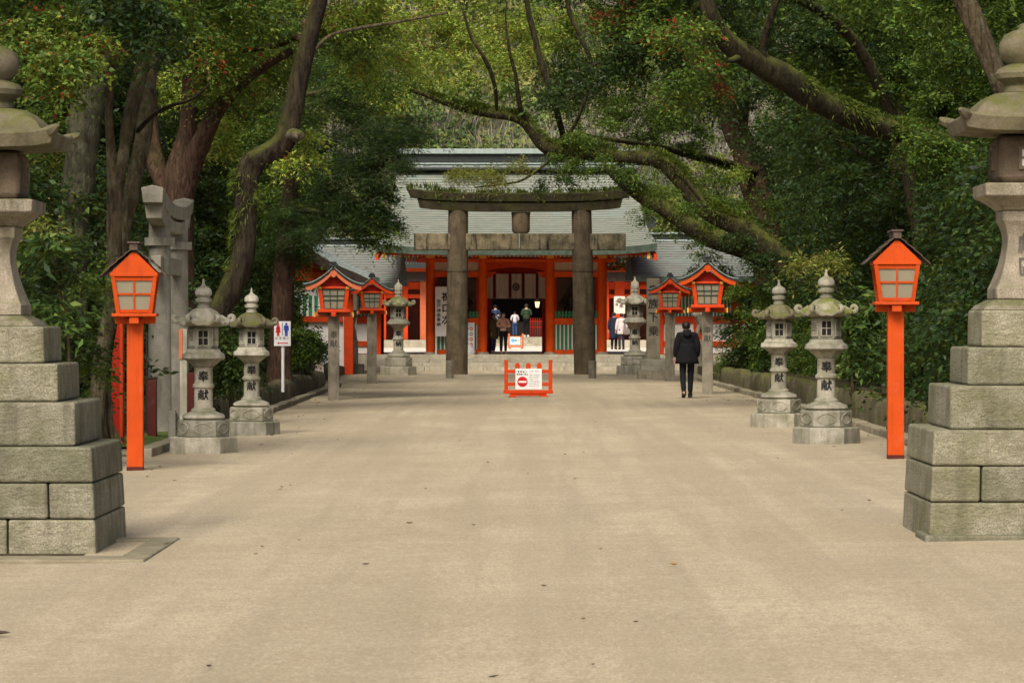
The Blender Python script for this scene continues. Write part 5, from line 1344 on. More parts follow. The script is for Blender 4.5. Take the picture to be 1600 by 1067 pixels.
# ================================================================ trees and plants
PAL = {
 'dark':   [((0.020,0.047,0.013),5), ((0.030,0.067,0.015),4), ((0.048,0.095,0.020),2), ((0.013,0.034,0.012),3), ((0.081,0.123,0.024),.7)],
 'mid':    [((0.060,0.120,0.017),4), ((0.098,0.176,0.024),4), ((0.149,0.224,0.030),2.5), ((0.028,0.068,0.017),2), ((0.172,0.204,0.032),.5)],
 'yellow': [((0.231,0.342,0.040),4), ((0.329,0.430,0.057),4), ((0.150,0.235,0.031),3), ((0.429,0.416,0.078),1.8), ((0.169,0.085,0.026),.5), ((0.247,0.065,0.026),.25)],
 'redberry':[((0.087,0.168,0.024),4), ((0.167,0.242,0.032),4), ((0.057,0.110,0.018),2.5), ((0.270,0.307,0.048),1.2), ((0.268,0.022,0.010),.55), ((0.146,0.061,0.022),.5)],
 'needle': [((0.018,0.044,0.012),5), ((0.029,0.065,0.014),4), ((0.050,0.098,0.015),2), ((0.011,0.029,0.011),3)],
 'aucuba': [((0.052,0.108,0.022),4), ((0.087,0.158,0.031),3), ((0.151,0.216,0.043),1.6), ((0.032,0.069,0.020),3)],
 'lime':   [((0.198,0.237,0.036),4), ((0.231,0.220,0.050),3), ((0.132,0.179,0.031),3), ((0.330,0.264,0.066),1)],
 'redleaf':[((.26,.022,.012),3), ((.17,.03,.015),2), ((.09,.085,.02),2)],
 'fern':   [((0.094,0.140,0.018),4), ((0.150,0.196,0.024),3), ((0.062,0.098,0.015),3)],
}
def norm(a): return a/np.maximum(np.linalg.norm(a, axis=-1, keepdims=True), 1e-6)
def spray_leaves(rs, C, Dn, nl, L, leaf, pal, droop=.35, splay=.75, jit=.25, flat=.55):
    """leaves set along short twigs: C twig roots, Dn twig directions"""
    n = len(C); t = np.linspace(.12, 1, nl)[None, :, None]
    Ls = L*rs.uniform(.65, 1.25, (n,1,1))
    P = C[:, None, :]+Dn[:, None, :]*Ls*t
    P = P+np.array([0,0,-1.])*(droop*Ls*t**2)+rs.normal(0, .02+.05*L, (n, nl, 3))
    side = norm(np.cross(Dn, np.array([0,0,1.]))+rs.normal(0, .15, (n,3)))
    sg = np.where(np.arange(nl) % 2 == 0, 1., -1.)[None, :, None]
    d = norm(Dn[:, None, :]*.55+side[:, None, :]*sg*splay+rs.normal(0, .35, (n, nl, 3))+np.array([0,0,-.25])*droop*2)
    nn = norm(np.array([0,0,1.])*flat+rs.normal(0, .45, (n, nl, 3)))
    P, d, nn = P.reshape(-1,3), d.reshape(-1,3), nn.reshape(-1,3)
    w = norm(np.cross(nn, d)); nn = np.cross(d, w)
    sc = rs.uniform(.6, 1.2, (len(P),1)); ll = leaf[0]*sc; ww = leaf[1]*sc*rs.uniform(.8, 1.15, (len(P),1))
    m = P+d*ll*.45; up = nn*ww*.22
    V = np.stack([P, m+w*ww*.5+up, P+d*ll-nn*ll*.08, m-w*ww*.5+up], 1)
    cols = np.array([c for c, _ in PAL[pal]]); wt = np.array([x for _, x in PAL[pal]]); wt = wt/wt.sum()
    # a twig keeps to one tint, single leaves stray from it
    base = rs.choice(len(cols), n, p=wt); lf = np.repeat(base, nl); stray = rs.random(len(lf)) < .35
    lf = np.where(stray, rs.choice(len(cols), len(lf), p=wt), lf)
    c = cols[lf]*rs.uniform(1-jit, 1+jit, (len(lf),1))
    return V, c
def blob_twigs(rs, c, r, n, clump=.34, hole=.55, flatz=.5, outz=.35):
    c, r = np.array(c, float), np.array(r, float)
    nc = max(4, int(9+n/40))
    u = norm(rs.normal(size=(nc,3))); rad = rs.uniform(hole, 1.0, (nc,1))**.7
    sc = c+u*r*rad; k = rs.integers(0, nc, n); cr = r.mean()*clump*rs.uniform(.6, 1.3, (nc,1))
    p = rs.normal(0, .55, (n,3))*np.array([1,1,flatz])*cr[k]+sc[k]
    o = norm((p-c)/r+rs.normal(0, .55, (n,3))); o[:,2] = o[:,2]*outz-.05
    return p, norm(o)
def leaf_mesh(name, parts, mat, parent=None):
    V = np.concatenate([p[0] for p in parts]); c = np.concatenate([p[1] for p in parts])
    off = np.zeros(3); q = parent
    while q is not None: off = off+np.array(q.location); q = q.parent
    n = len(V); me = bpy.data.meshes.new(name)
    me.vertices.add(n*4); me.vertices.foreach_set('co', (V.reshape(-1,3)-off).astype(np.float32).ravel())
    me.loops.add(n*4); me.loops.foreach_set('vertex_index', np.arange(n*4, dtype=np.int32))
    me.polygons.add(n); me.polygons.foreach_set('loop_start', np.arange(0, n*4, 4, dtype=np.int32)); me.polygons.foreach_set('loop_total', np.full(n, 4, dtype=np.int32))
    me.update(calc_edges=True)
    at = me.attributes.new('tint', 'FLOAT_COLOR', 'POINT')
    cc = np.ones((n*4, 4), np.float32); cc[:, :3] = np.repeat(c, 4, axis=0); at.data.foreach_set('color', cc.ravel())
    me.materials.append(mat)
    ob = bpy.data.objects.new(name, me); COL.objects.link(ob)
    if parent is not None: ob.parent = parent
    return ob
STY = {   # leaf (length, width), twig length, leaves on a twig, droop, palette, flatness
 'dark': ((.105,.046), .42, 12, .35, 'dark', .5), 'mid': ((.10,.044), .42, 12, .35, 'mid', .5), 'yellow': ((.10,.042), .42, 12, .45, 'yellow', .5),
 'redberry': ((.095,.05), .40, 12, .45, 'redberry', .45), 'needle': ((.15,.016), .50, 26, .25, 'needle', .4), 'aucuba': ((.20,.07), .38, 9, .6, 'aucuba', .55),
 'lime': ((.10,.030), .42, 12, .4, 'lime', .5), 'redleaf': ((.10,.045), .35, 10, .4, 'redleaf', .4), 'big': ((.15,.068), .45, 11, .7, 'dark', .35), 'bigmid': ((.14,.062), .45, 11, .6, 'mid', .4),
}
def foliage(name, blobs, parent, seed, mat='leaf'):
    """blobs: (x, y, z, rx, ry, rz, style, twigs[, size])"""
    rs = np.random.default_rng(seed); parts = []
    for b in blobs:
        lf, L, nl, dr, pal, fl = STY[b[6]]; s = b[8] if len(b) > 8 else 1.0
        p, o = blob_twigs(rs, b[:3], b[3:6], int(b[7]))
        parts.append(spray_leaves(rs, p, o, nl, L*s**.5, (lf[0]*s, lf[1]*s), pal, dr, flat=fl))
    return leaf_mesh(name, parts, M[mat], parent)
def PB(px, py, D, rx, ry, sty, dens=1.0, size=1.0, rd=None):
    """a blob of foliage given by where the photo shows it and how far away it grows"""
    k = D/F; c = W(px, py, D); a, b = rx*k, ry*k; d = rd if rd else (a+b)/2*1.1
    tw = STY[sty][1]*.42; a, b, d = max(a*.5, a-tw), max(b*.5, b-tw*.8), max(d*.5, d-tw)
    lf, L, nl, *_ = STY[sty]
    need = 3.3*dens*math.pi*(a+.25)*(b+.25)/(lf[0]*lf[1]*size*size*.5*nl*.75)
    return (c.x, c.y, c.z, a, d, b, sty, max(6, need), size)
def spline(P, n=6):
    out = []
    for i in range(len(P)-1):
        a, b, c, d = (Vector(P[max(0, min(len(P)-1, j))]) if True else 0 for j in (i-1, i, i+1, i+2))
        for k in range(n):
            t = k/n; out.append(.5*((2*b)+(c-a)*t+(2*a-5*b+4*c-d)*t*t+(3*b-a-3*c+d)*t**3))
    out.append(Vector(P[-1])); return out
def limb(pts, name, mat, parent, seed=0.0, n=12, jit=.18, seg=6):
    """pts: (px, py, D, radius in photo pixels)"""
    P = [(*W(a, b, D), r*D/F) for a, b, D, r in pts]
    xyz = spline([p[:3] for p in P], seg); rr = [v.x for v in spline([(p[3], 0, 0) for p in P], seg)]
    return MB().tube(xyz, rr, n, jit=jit, seed=seed).build(name, M[mat], parent, smooth='all')
def fringe(pts, parent, seed, n, L=.22, name='fern_fringe', spread=.9, down=0.0):
    """ferns and moss blades growing along the top of a limb"""
    rs = np.random.default_rng(seed); P = [(*W(a, b, D), r*D/F) for a, b, D, r in pts]
    xyz = np.array(spline([p[:3] for p in P], 8)); rr = np.array([v.x for v in spline([(p[3],0,0) for p in P], 8)])
    wt = np.array([max(.06, noise.noise(Vector(p*1.6))+.18) for p in xyz]); k = rs.choice(len(xyz), n, p=wt/wt.sum()); a = rs.normal(0, .75, n); ax = norm(np.gradient(xyz, axis=0))[k]
    sd = norm(np.cross(ax, np.array([0,0,1.]))); up = np.cross(sd, ax)
    o = sd*np.sin(a)[:,None]+up*np.cos(a)[:,None]
    C = xyz[k]+o*rr[k][:,None]*.95+ax*rs.uniform(-.12,.12,(n,1))
    d = norm(o*.8+np.array([0,0,-down])+rs.normal(0, .4*spread, (n,3)))
    w = norm(np.cross(d, rs.normal(size=(n,3)))); l = L*rs.uniform(.4, 1.2, (n,1)); wd = l*.10+.006
    tip = C+d*l+np.array([0,0,-.25])*l; mid = C+d*l*.55
    V = np.stack([C-w*wd*.4, mid-w*wd*.5, tip, mid+w*wd*.5], 1)
    cols = np.array([c for c, _ in PAL['fern']]); c = cols[rs.integers(0, 3, n)]*rs.uniform(.6, 1.2, (n,1))
    return tag(leaf_mesh(name, [(V, c)], M['leaf_soft'], parent), kind='stuff')
def knot(px, py, D, r, mat, parent):
    c = W(px, py, D); k = r*D/F
    MB().lathe([(k*1.0,-k*.8),(k*1.05,0),(k*.8,k*.25),(k*.55,k*.12),(k*.3,-k*.1),(.003,-k*.15)], 14).build('knot', M[mat], parent, smooth=True).matrix_local = Matrix.Translation(c-Vector(parent.parent.location if parent.parent else parent.location)) @ Matrix.Rotation(R(78), 4, 'X') if False else Matrix.Translation(c-Vector(parent.location)) @ Matrix.Rotation(R(80), 4, 'X')

# ---- the twin-stemmed pale trunk by the orange lamp, and the big trunk behind it
def tree(name, label, cat, px, D, group=None):
    x = XM(px, D); return thing(name, label, cat, (x, D, gz(x, D)+(.25 if abs(x) > 5.9 else 0)), group)
t = tree('evergreen_tree', 'pale brown multi-stemmed tree with red speckled leaves next to the side torii', 'tree', 172, 42)
limb([(146,700,42,20.00),(149,655,42,14.20),(158,560,42,12.40),(175,470,42,12.40),(178,380,42,12.00),(179,300,42,12.80),(174,240,42,8.80),(170,180,41.8,6.40),(175,120,41.6,6.00),(186,60,41.4,6.80),(200,10,41,7.20),(214,-50,41,7.20)], 'trunk', 'bark_brown', t, 1)
limb([(180,300,42,9.60),(190,252,42,8.80),(199,200,42.2,10.40),(210,150,42.4,12.00),(222,105,42.6,11.20),(234,60,42.8,10.40),(246,0,43,9.60),(252,-60,43,8.80)], 'stem', 'bark_brown', t, 2)
limb([(168,690,42.5,15.60),(160,650,42.5,8.60),(158,600,42.5,6.00),(161,540,42.6,6.40),(176,490,42.8,8.00),(186,420,43,8.80),(196,350,43.2,10.40),(210,280,43.4,12.80),(224,210,43.6,13.60),(232,140,43.8,12.00),(240,70,44,10.40)], 'stem', 'bark_brown', t, 3)
limb([(182,692,42.2,9.80),(172,662,42.2,6.00),(170,628,42.2,5.60),(162,590,42.2,4.80)], 'root_flare', 'bark_brown', t, 4)
limb([(215,205,43,4.00),(240,180,42.5,3.60),(268,165,42,3.20),(300,155,41.6,2.40),(330,130,41.4,1.60)], 'branch', 'bark_dark', t, 5)
foliage('crown', [PB(45,75,40,60,45,'redberry',1.0,.85), PB(105,105,39,45,38,'redberry',1.1,.85), PB(70,45,41,75,40,'redberry',1.0,.85), PB(140,75,39.5,38,35,'redberry',.9,.85), PB(20,20,42,60,40,'bigmid',1.0,.8),
    PB(200,-5,40,60,32,'big',1.2,.75), PB(235,45,40,32,36,'big',1.1,.75), PB(160,15,41,50,28,'dark',1.0), PB(262,10,42,40,30,'mid',1,1), PB(60,-60,41,110,60,'mid',.9,1.2), PB(220,-80,42,130,60,'mid',.9,1.2), PB(80,130,40,25,18,'redberry',.8,.85)], t, 11)
t = tree('evergreen_tree', 'thick mossy grey trunk leaning behind the weathered great lantern', 'tree', 112, 50)
limb([(104,600,50,30),(108,480,50,27),(113,380,50,25),(120,300,50,25),(129,220,50,25),(140,150,50,25),(153,90,50,24),(168,30,50,23),(184,-40,50,22)], 'trunk', 'bark_grey', t, 7, 16)
foliage('crown', [PB(60,-20,51,90,50,'mid',1,1.1), PB(150,-50,52,110,60,'mid',1,1.2), PB(30,180,52,50,45,'mid',.9,1.0), PB(75,235,53,45,40,'yellow',.6,.9)], t, 12)
# ---- red-barked forked tree behind the side torii
t = tree('evergreen_tree', 'red barked forked tree with a sawn knot rising behind the side torii', 'tree', 275, 62)
limb([(282,560,62,30),(280,420,62,25),(276,330,62,26),(282,270,62,24),(292,215,62,16),(296,160,62,13),(298,100,62,11),(304,30,62,10),(310,-50,62,9)], 'trunk', 'bark_red', t, 8, 14)
limb([(278,325,62,20),(298,262,61.8,17),(318,215,61.6,15),(334,180,61.4,13),(358,150,61.2,11),(385,122,61,9),(420,100,60.8,7),(455,80,60.6,6)], 'limb', 'bark_red', t, 9)
limb([(272,320,62,16),(254,285,62.2,14),(243,255,62.4,15),(238,220,62.6,13),(234,150,62.8,11),(238,70,63,9)], 'limb', 'bark_red', t, 10)
knot(327, 206, 61.3, 8.5, 'bark_limb', t)
foliage('crown', [PB(310,70,60,70,55,'redberry',.75,1.0), PB(375,105,62.5,62,48,'yellow',.8,1.0), PB(345,140,61,45,40,'redberry',.7,1.0), PB(410,55,63,60,50,'redberry',.75,1.0), PB(300,10,61,80,45,'yellow',.7,1.0), PB(440,130,64,35,40,'mid',.7,1.0), PB(340,215,64,50,40,'yellow',.6,.95), PB(420,210,66,45,45,'mid',.6,1), PB(385,20,60,70,45,'mid',.8,1.05), PB(330,-60,60,150,60,'mid',.9,1.3), PB(290,130,66,50,40,'yellow',.6,1)], t, 13)
# ---- dark crooked tree leaning over the avenue
t = tree('evergreen_tree', 'dark crooked tree with an elbow and sawn stub leaning over the dry wall', 'tree', 345, 60)
cr = [(325,560,60,22.08),(342,490,60,19.32),(362,450,60,18.40),(380,400,60,17.48),(384,340,60,17.48),(384,290,60,18.40),(392,258,60,18.40),(412,244,60,17.48),(435,230,60,18.40),(448,210,60,18.40),(456,178,60,16.56),(464,140,60,15.64),(472,105,60,14.72),(482,65,60,13.80),(493,25,60,12.88),(502,-10,60,11.96),(508,-60,60,11.04)]
limb(cr, 'trunk', 'bark_dark', t, 12, 14)
limb([(452,212,60,14),(462,212,59.7,10),(468,212,59.5,7.5)], 'sawn_stub', 'bark_limb', t, 13)
limb([(480,70,60,6),(462,58,60.3,6),(440,66,60.6,7),(418,74,61,5),(380,80,61.4,3)], 'branch', 'bark_red', t, 14)
limb([(470,110,60,4),(510,60,60,3),(560,45,60,3),(620,35,60,2.4),(700,20,60,1.6)], 'branch', 'bark_brown', t, 15)
foliage('crown', [PB(482,225,61,20,30,'yellow',.7,.9), PB(462,258,59,13,18,'yellow',.5,.9), PB(550,55,63,60,40,'mid',.6,1), PB(600,80,64,70,45,'yellow',.55,.95), PB(560,110,66,60,40,'mid',.6,.95), PB(540,-10,62,80,40,'yellow',.7,1.1), PB(520,-70,62,140,50,'mid',.9,1.3), PB(640,20,66,80,45,'yellow',.55,.95)], t, 14)
fringe([(372,430,60,18),(384,340,60,19),(384,290,60,20),(400,250,60,20)], t, 5, 900, .16, 'ivy', 1.2, .4)
# ---- cedar behind the restroom sign: tall trunk, dark hanging crown over the corridor roof
t = tree('cedar_tree', 'dark hanging evergreen behind the restroom sign covering part of the shrine roofs', 'tree', 437, 74)
limb([(437,640,74,26),(437,590,74,21),(438,540,74,18.5),(441,470,74,17),(446,400,74,15),(452,330,74,13),(460,240,74,11),(470,140,74,9),(480,30,74,7)], 'trunk', 'bark_red', t, 16, 14)
limb([(450,330,74,5),(490,330,73,4.5),(530,345,72.5,4),(570,362,72,3),(610,372,72,2)], 'branch', 'bark_dark', t, 17)
limb([(458,260,74,6),(510,230,73,5),(560,205,72.5,4),(620,206,72,3),(680,210,72,2)], 'branch', 'bark_dark', t, 18)
limb([(470,150,74,5),(520,140,73,4),(580,105,73,3)], 'branch', 'bark_dark', t, 19)
limb([(462,372,100,3.4),(474,352,99,3),(487,330,98,2.4)], 'branch', 'bark_dark', t, 20)
nd = [PB(500,180,73,62,42,'needle',.8), PB(560,150,73,55,32,'needle',.75), PB(560,235,72,60,38,'needle',1), PB(500,260,73,60,45,'needle',.9), PB(540,290,72,58,40,'needle',1.1), PB(600,265,71.5,36,40,'needle',.9), PB(500,335,73,70,34,'needle',1.1), PB(570,345,72,52,22,'needle',1.0), PB(612,205,72,58,22,'needle',.85), PB(665,214,72,42,12,'needle',.7), PB(640,190,72,30,22,'needle',.6), PB(452,385,74,34,28,'needle',1), PB(525,362,72,70,10,'needle',.9), PB(596,378,72,30,10,'mid',.5,.9), PB(590,310,71.5,26,28,'dark',.9,.85), PB(603,330,71.5,17,22,'dark',.7,.85), PB(606,358,71.5,14,12,'mid',.5,.85), PB(460,300,75,50,60,'mid',.7,1), PB(440,360,75,45,50,'dark',.9,1), PB(520,110,74,45,28,'needle',.7), PB(430,440,76,30,34,'dark',.9,1), PB(620,110,72,40,40,'mid',.5,.95), PB(480,60,75,60,40,'mid',.8,1), PB(570,60,75,60,40,'mid',.6,1), PB(530,130,79,75,50,'mid',.9,1.05), PB(590,150,79,50,35,'yellow',.5,1), PB(440,200,80,60,60,'mid',.8,1.05), PB(420,300,80,50,60,'mid',.8,1.05)]
foliage('crown', nd, t, 15)

# ---- the great leaning camphor on the right with two mossy limbs over the torii
t = tree('camphor_tree', 'great leaning tree whose two mossy limbs reach across in front of the torii', 'tree', 1240, 88)
U = [(1262,480,88,25.15),(1238,430,88,23.67),(1205,392,88,20.71),(1165,360,88,17.01),(1128,342,88,14.79),(1100,325,88,14.79),(1080,302,88,14.05),(1064,280,88,14.05),(1046,262,88,13.31),(1026,250,88,12.57),(1000,246,88,11.83),(972,246,88,11.09),(940,240,88,11.09),(905,240,88,11.83),(872,236,88,13.31),(848,226,88,10.35),(832,206,88,8.88),(818,190,88,8.14),(795,182,88,7.03),(762,177,88,7.03),(722,168,88,6.66),(690,158,88,5.55),(660,146,88,4.44),(636,140,88,2.96)]
limb(U, 'trunk', 'bark_moss', t, 21, 14)
Lw = [(1200,405,88.5,16.27),(1160,388,89,15.53),(1112,372,90,15.53),(1082,356,90.4,14.79),(1056,338,90.8,13.31),(1034,324,91,12.57),(1012,312,91.4,11.83),(990,296,91.8,11.09),(975,284,92,10.35),(962,274,92.4,8.14),(948,262,92.8,5.92)]
limb(Lw, 'limb', 'bark_moss', t, 22, 14)
for k, q in enumerate(([(826,198,88,4.32),(812,165,87.5,3.96),(806,120,87.2,3.24),(796,80,87,2.52),(790,30,87,1.44),(792,0,87,0.72)], [(886,236,88,5.04),(874,190,87,5.04),(860,140,86,5.04),(846,100,86,5.04),(836,60,86,4.68),(826,20,86,4.32),(818,-30,86,3.60)], [(776,176,88,2.88),(774,140,87.5,3.24),(765,108,87.2,3.60),(750,80,87,3.24),(735,55,87,2.88),(722,10,87,2.16)], [(870,242,88,2.88),(845,262,87,2.30),(815,282,86.5,2.02),(785,288,86.3,1.58),(742,293,86,1.08)], [(880,225,88,3.60),(905,180,87.6,2.88),(925,110,87.2,2.88),(908,60,87,3.60),(890,20,87,3.60),(880,-40,87,2.88)])):
    limb(q, 'branch', 'bark_moss', t, 30+k, 8)
limb([(1034,248,87.9,6),(1054,262,87.8,4.5),(1074,284,87.75,4),(1092,308,87.75,4),(1112,328,87.75,4),(1142,346,87.8,5)], 'bare_ridge', 'bark_moss', t, 40, 8, .1)
fringe(U[2:], t, 6, 9000, .21); fringe(Lw[:8], t, 7, 2600, .17)
cb = [PB(690,55,90,62,42,'yellow',.5,1.0), PB(750,45,91,60,45,'yellow',.55,1.0), PB(800,60,89,52,40,'yellow',.6,1.0), PB(720,105,88,50,30,'yellow',.4,.95), PB(775,110,88,42,28,'yellow',.5,.95), PB(680,120,90,45,25,'yellow',.35,.95), PB(850,40,90,55,40,'yellow',.6,1.0), PB(800,145,88,26,16,'mid',.45,.9), PB(730,148,88,30,10,'mid',.35,.9), PB(870,95,92,45,38,'mid',.6,1), PB(900,150,92,50,30,'mid',.6,1), PB(920,60,90,50,45,'mid',.6,1), PB(960,130,90,55,45,'mid',.7,1), PB(1000,190,92,55,38,'mid',.7,1), PB(930,205,88,42,24,'mid',.7,.95), PB(880,250,87,30,22,'mid',.55,.9), PB(868,285,86.5,26,16,'dark',.55,.85), PB(920,255,87,35,20,'mid',.6,.9), PB(990,265,91,28,22,'dark',.6,.9), PB(1040,300,92,22,28,'yellow',.4,.9), PB(1035,160,94,50,35,'mid',.6,1), PB(1060,215,95,50,30,'mid',.6,1), PB(1010,335,91,26,14,'mid',.35,.85), PB(1045,360,91,28,9,'mid',.3,.85), PB(742,270,86,44,13,'lime',.55,.8), PB(770,280,86,30,10,'lime',.5,.8), PB(806,258,86.5,22,12,'lime',.35,.8), PB(720,275,86,22,14,'lime',.4,.8), PB(660,90,92,45,30,'yellow',.35,.95), PB(800,-40,92,170,50,'mid',.9,1.3), PB(950,-30,92,120,60,'mid',.9,1.3), PB(1110,420,89,30,28,'dark',.7,.9), PB(1095,390,89,20,16,'mid',.5,.9), PB(1130,300,93,60,38,'mid',.55,1), PB(1100,440,90,30,20,'mid',.5,.9), PB(642,10,92,55,40,'yellow',.5,1), PB(1090,180,94,45,30,'mid',.6,1), PB(1000,268,86.5,30,10,'mid',.5,.85), PB(1080,322,86.5,22,12,'mid',.45,.85), PB(1150,375,87,26,14,'dark',.6,.9), PB(1190,400,87,26,18,'dark',.8,.9), PB(1040,300,87,20,10,'mid',.4,.85), PB(900,215,87,30,12,'mid',.5,.9)]
foliage('crown', cb, t, 16)
# ---- tree whose bare grey limb arches down from the top
t = tree('evergreen_tree', 'tree with a pale arching limb fringed with ferns dipping across dark leaves', 'tree', 1660, 72)
A = [(1660,640,72,30),(1640,430,70,27),(1600,310,67,25),(1550,262,64.5,22),(1492,234,62,19),(1432,212,60,16),(1400,205,59.6,17),(1360,194,59.2,18),(1310,174,58.8,19),(1265,150,58.4,20),(1225,122,58,20),(1195,105,57.8,19),(1170,90,57.6,18),(1142,70,57.4,17),(1122,46,57.2,15),(1110,20,57,14),(1102,-20,57,13),(1096,-70,57,12)]
limb(A[:7], 'trunk', 'bark_moss', t, 50, 14)
limb(A[5:], 'arching_limb', 'bark_moss', t, 51, 14)
limb([(1196,104,57.7,5),(1192,75,57.6,6),(1198,45,57.5,6.5),(1210,10,57.4,6),(1220,-40,57.3,6)], 'branch', 'bark_moss', t, 52, 10)
limb([(1155,90,57.6,9),(1148,94,57.2,6),(1142,95,57,5)], 'sawn_stub', 'bark_moss', t, 53, 8)
limb([(1112,36,57.2,8),(1102,40,57,6),(1094,42,56.9,5)], 'sawn_stub', 'bark_moss', t, 53, 8)
fringe([(1425,205,59.8,13)]+A[6:10]+[(1225,124,58,18)], t, 8, 5200, .15, down=.15)
rb = [PB(1130,25,62,48,40,'dark',.9,1), PB(1075,60,56,50,45,'redberry',.7,.95), PB(1040,30,58,50,40,'bigmid',.8,.8), PB(1180,20,66,55,32,'bigmid',.9,.85), PB(1250,55,66,60,42,'dark',1,1.05), PB(1300,95,66,55,40,'bigmid',.8,.85), PB(1240,110,67,40,26,'bigmid',.8,.85), PB(1350,60,66,60,50,'dark',1,1.05), PB(1340,135,67,55,34,'mid',.7,1), PB(1420,110,66,60,50,'mid',.9,1), PB(1440,40,66,60,50,'mid',.8,1), PB(1100,110,62,45,40,'bigmid',.8,.85), PB(1060,120,56,40,35,'bigmid',.75,.8), PB(1110,140,63,16,40,'big',.8,.75), PB(1470,170,64,45,40,'mid',.9,1), PB(1440,235,63,40,35,'mid',.9,1), PB(1500,250,62,45,45,'dark',1,1), PB(1500,70,64,60,55,'mid',.8,1), PB(1380,-30,60,160,50,'mid',1,1.3), PB(1150,-50,58,120,50,'dark',1,1.3), PB(1560,130,64,45,50,'mid',.9,1), PB(1455,222,58,30,18,'mid',1.2,1), PB(1490,240,58,34,26,'mid',1.3,1), PB(1470,290,57.5,36,36,'dark',1.0,1), PB(1540,270,59,36,36,'dark',1.2,1), PB(1484,370,57.5,36,45,'dark',1.0,1), PB(1420,205,59.2,14,12,'mid',.8,.9)]
foliage('crown', rb, t, 17)
# ---- big glossy leaves hanging in over the avenue, with red leaves in them
t = tree('evergreen_tree', 'tree with big glossy dark leaves and red tips hanging before the gate roof', 'tree', 1450, 66)
limb([(1450,600,66,14),(1440,400,66,12),(1400,200,66,11),(1330,60,65,9),(1230,-10,63,7),(1140,-30,61,6),(1080,20,58.8,5),(1040,40,58.8,4)], 'trunk', 'bark_moss', t, 60)
limb([(1080,20,58.8,4),(1020,60,58.8,3.4),(960,85,58.8,3),(900,120,58.8,2.4),(860,160,58.6,1.6)], 'branch', 'bark_moss', t, 61, 8)
foliage('crown', [PB(980,65,58.5,50,32,'big',.75,.72), PB(935,100,58.5,45,26,'big',.75,.72), PB(900,125,58.5,38,20,'big',.8,.72), PB(862,150,58.3,20,22,'big',.8,.72), PB(1020,85,58.5,45,32,'big',.8,.72), PB(1010,30,58.8,50,30,'redberry',.6,.95), PB(950,40,58.8,35,16,'redberry',.5,.95), PB(944,26,58.6,12,8,'redleaf',.22,.8), PB(978,12,58.6,10,6,'redleaf',.22,.8), PB(1050,148,59,18,9,'redleaf',.3,.8), PB(1075,145,59,40,20,'redberry',.6,.9), PB(1130,135,59,12,8,'redleaf',.25,.8), PB(1060,0,59,90,40,'big',.8,.9), PB(990,-60,59,120,45,'mid',.9,1.2)], t, 18)
# ---- leaning reddish trunk above the mossy great lantern
t = tree('evergreen_tree', 'smooth reddish trunk slanting down behind the finial of the mossy great lantern', 'tree', 1640, 46)
limb([(1690,560,46,26),(1650,380,46,21),(1608,240,46,18),(1580,165,46,17),(1552,105,46,16.5),(1528,50,46,17),(1504,-5,46,18),(1480,-60,46,18)], 'trunk', 'bark_brown', t, 62, 14)
foliage('crown', [PB(1570,20,47,50,40,'mid',.9,1), PB(1480,-40,48,90,50,'mid',1,1.2), PB(1440,10,48,40,35,'mid',.7,1), PB(1600,-40,47,80,50,'mid',1,1.2)], t, 19)
# ---- reddish trunk deep on the right
t = tree('evergreen_tree', 'broad reddish trunk standing deep in the shade above the mossy limb', 'tree', 1195, 104)
limb([(1215,500,104,30),(1200,390,104,26),(1188,320,104,24),(1168,250,104,22),(1148,200,104,20),(1132,165,104,15),(1118,120,104,13),(1105,40,104,11),(1095,-40,104,10)], 'trunk', 'bark_red', t, 64, 14)
limb([(1180,272,104,10),(1125,254,100,8),(1082,242,96,7),(1040,233,93,5.5),(980,222,90,4),(930,214,89,2.5),(885,205,88.5,1.5)], 'limb', 'bark_dark', t, 66, 10)
limb([(1160,230,104,8),(1162,180,104,8),(1164,130,104,7),(1170,60,104,6)], 'limb', 'bark_dark', t, 65, 10)
foliage('crown', [PB(1180,120,103,70,55,'dark',.9,1.2), PB(1120,260,99,45,30,'yellow',.4,1), PB(1170,330,99,55,32,'mid',.6,1), PB(1230,230,100,60,50,'dark',1,1.2), PB(1110,60,104,90,70,'mid',.7,1.2), PB(1200,-20,104,150,70,'dark',1,1.4)], t, 20)

# ---- the wood behind: whole trees, copied
def wood_tree(seed, h, label, style, big, barkm):
    t = thing('wood_tree', label, 'tree', (0,0,0), None); rg = random.Random(seed)
    pts = [(0,0,-.4)]; x = y = 0
    for k in range(1, 8): x += rg.uniform(-.22,.22); y += rg.uniform(-.22,.22); pts.append((x, y, h*.92*k/7))
    MB().tube(spline(pts, 4), [.26*(1-.8*i/28)+.02 for i in range(29)], 9, jit=.2, seed=seed).build('trunk', M[barkm], t, smooth='all')
    bl = []
    for k in range(15):
        a = k*2.4+rg.random(); z = h*(.16+.80*k/14); rr = (1.75+.5*math.sin(k))*(1-.45*abs(k/14-.45))*h/11
        cx, cy = rr*.75*math.cos(a), rr*.75*math.sin(a); r = rg.uniform(1.0, 1.5)*h/11
        bl.append((cx, cy, z, r*1.15, r*1.15, r*.8, style, 210 if style != 'needle' else 130, big))
        j = min(7, max(1, int(z/h*7))); p0 = Vector(pts[j])*.9+Vector((0,0,0))
        MB().tube([(pts[j][0], pts[j][1], z-.7), (cx*.55, cy*.55, z-.25), (cx, cy, z)], [.07,.045,.02], 6).build('branch', M[barkm], t, smooth='all')
    foliage('crown', bl, t, seed+100)
    return t
GW = 'trees of the dark wood beside the avenue'
LW = {'dark': 'dense dark broadleaf tree standing in the wood beside the avenue', 'mid': 'mid green broadleaf tree standing in the wood beside the avenue', 'needle': 'dark needle-leaved tree standing in the wood beside the avenue'}
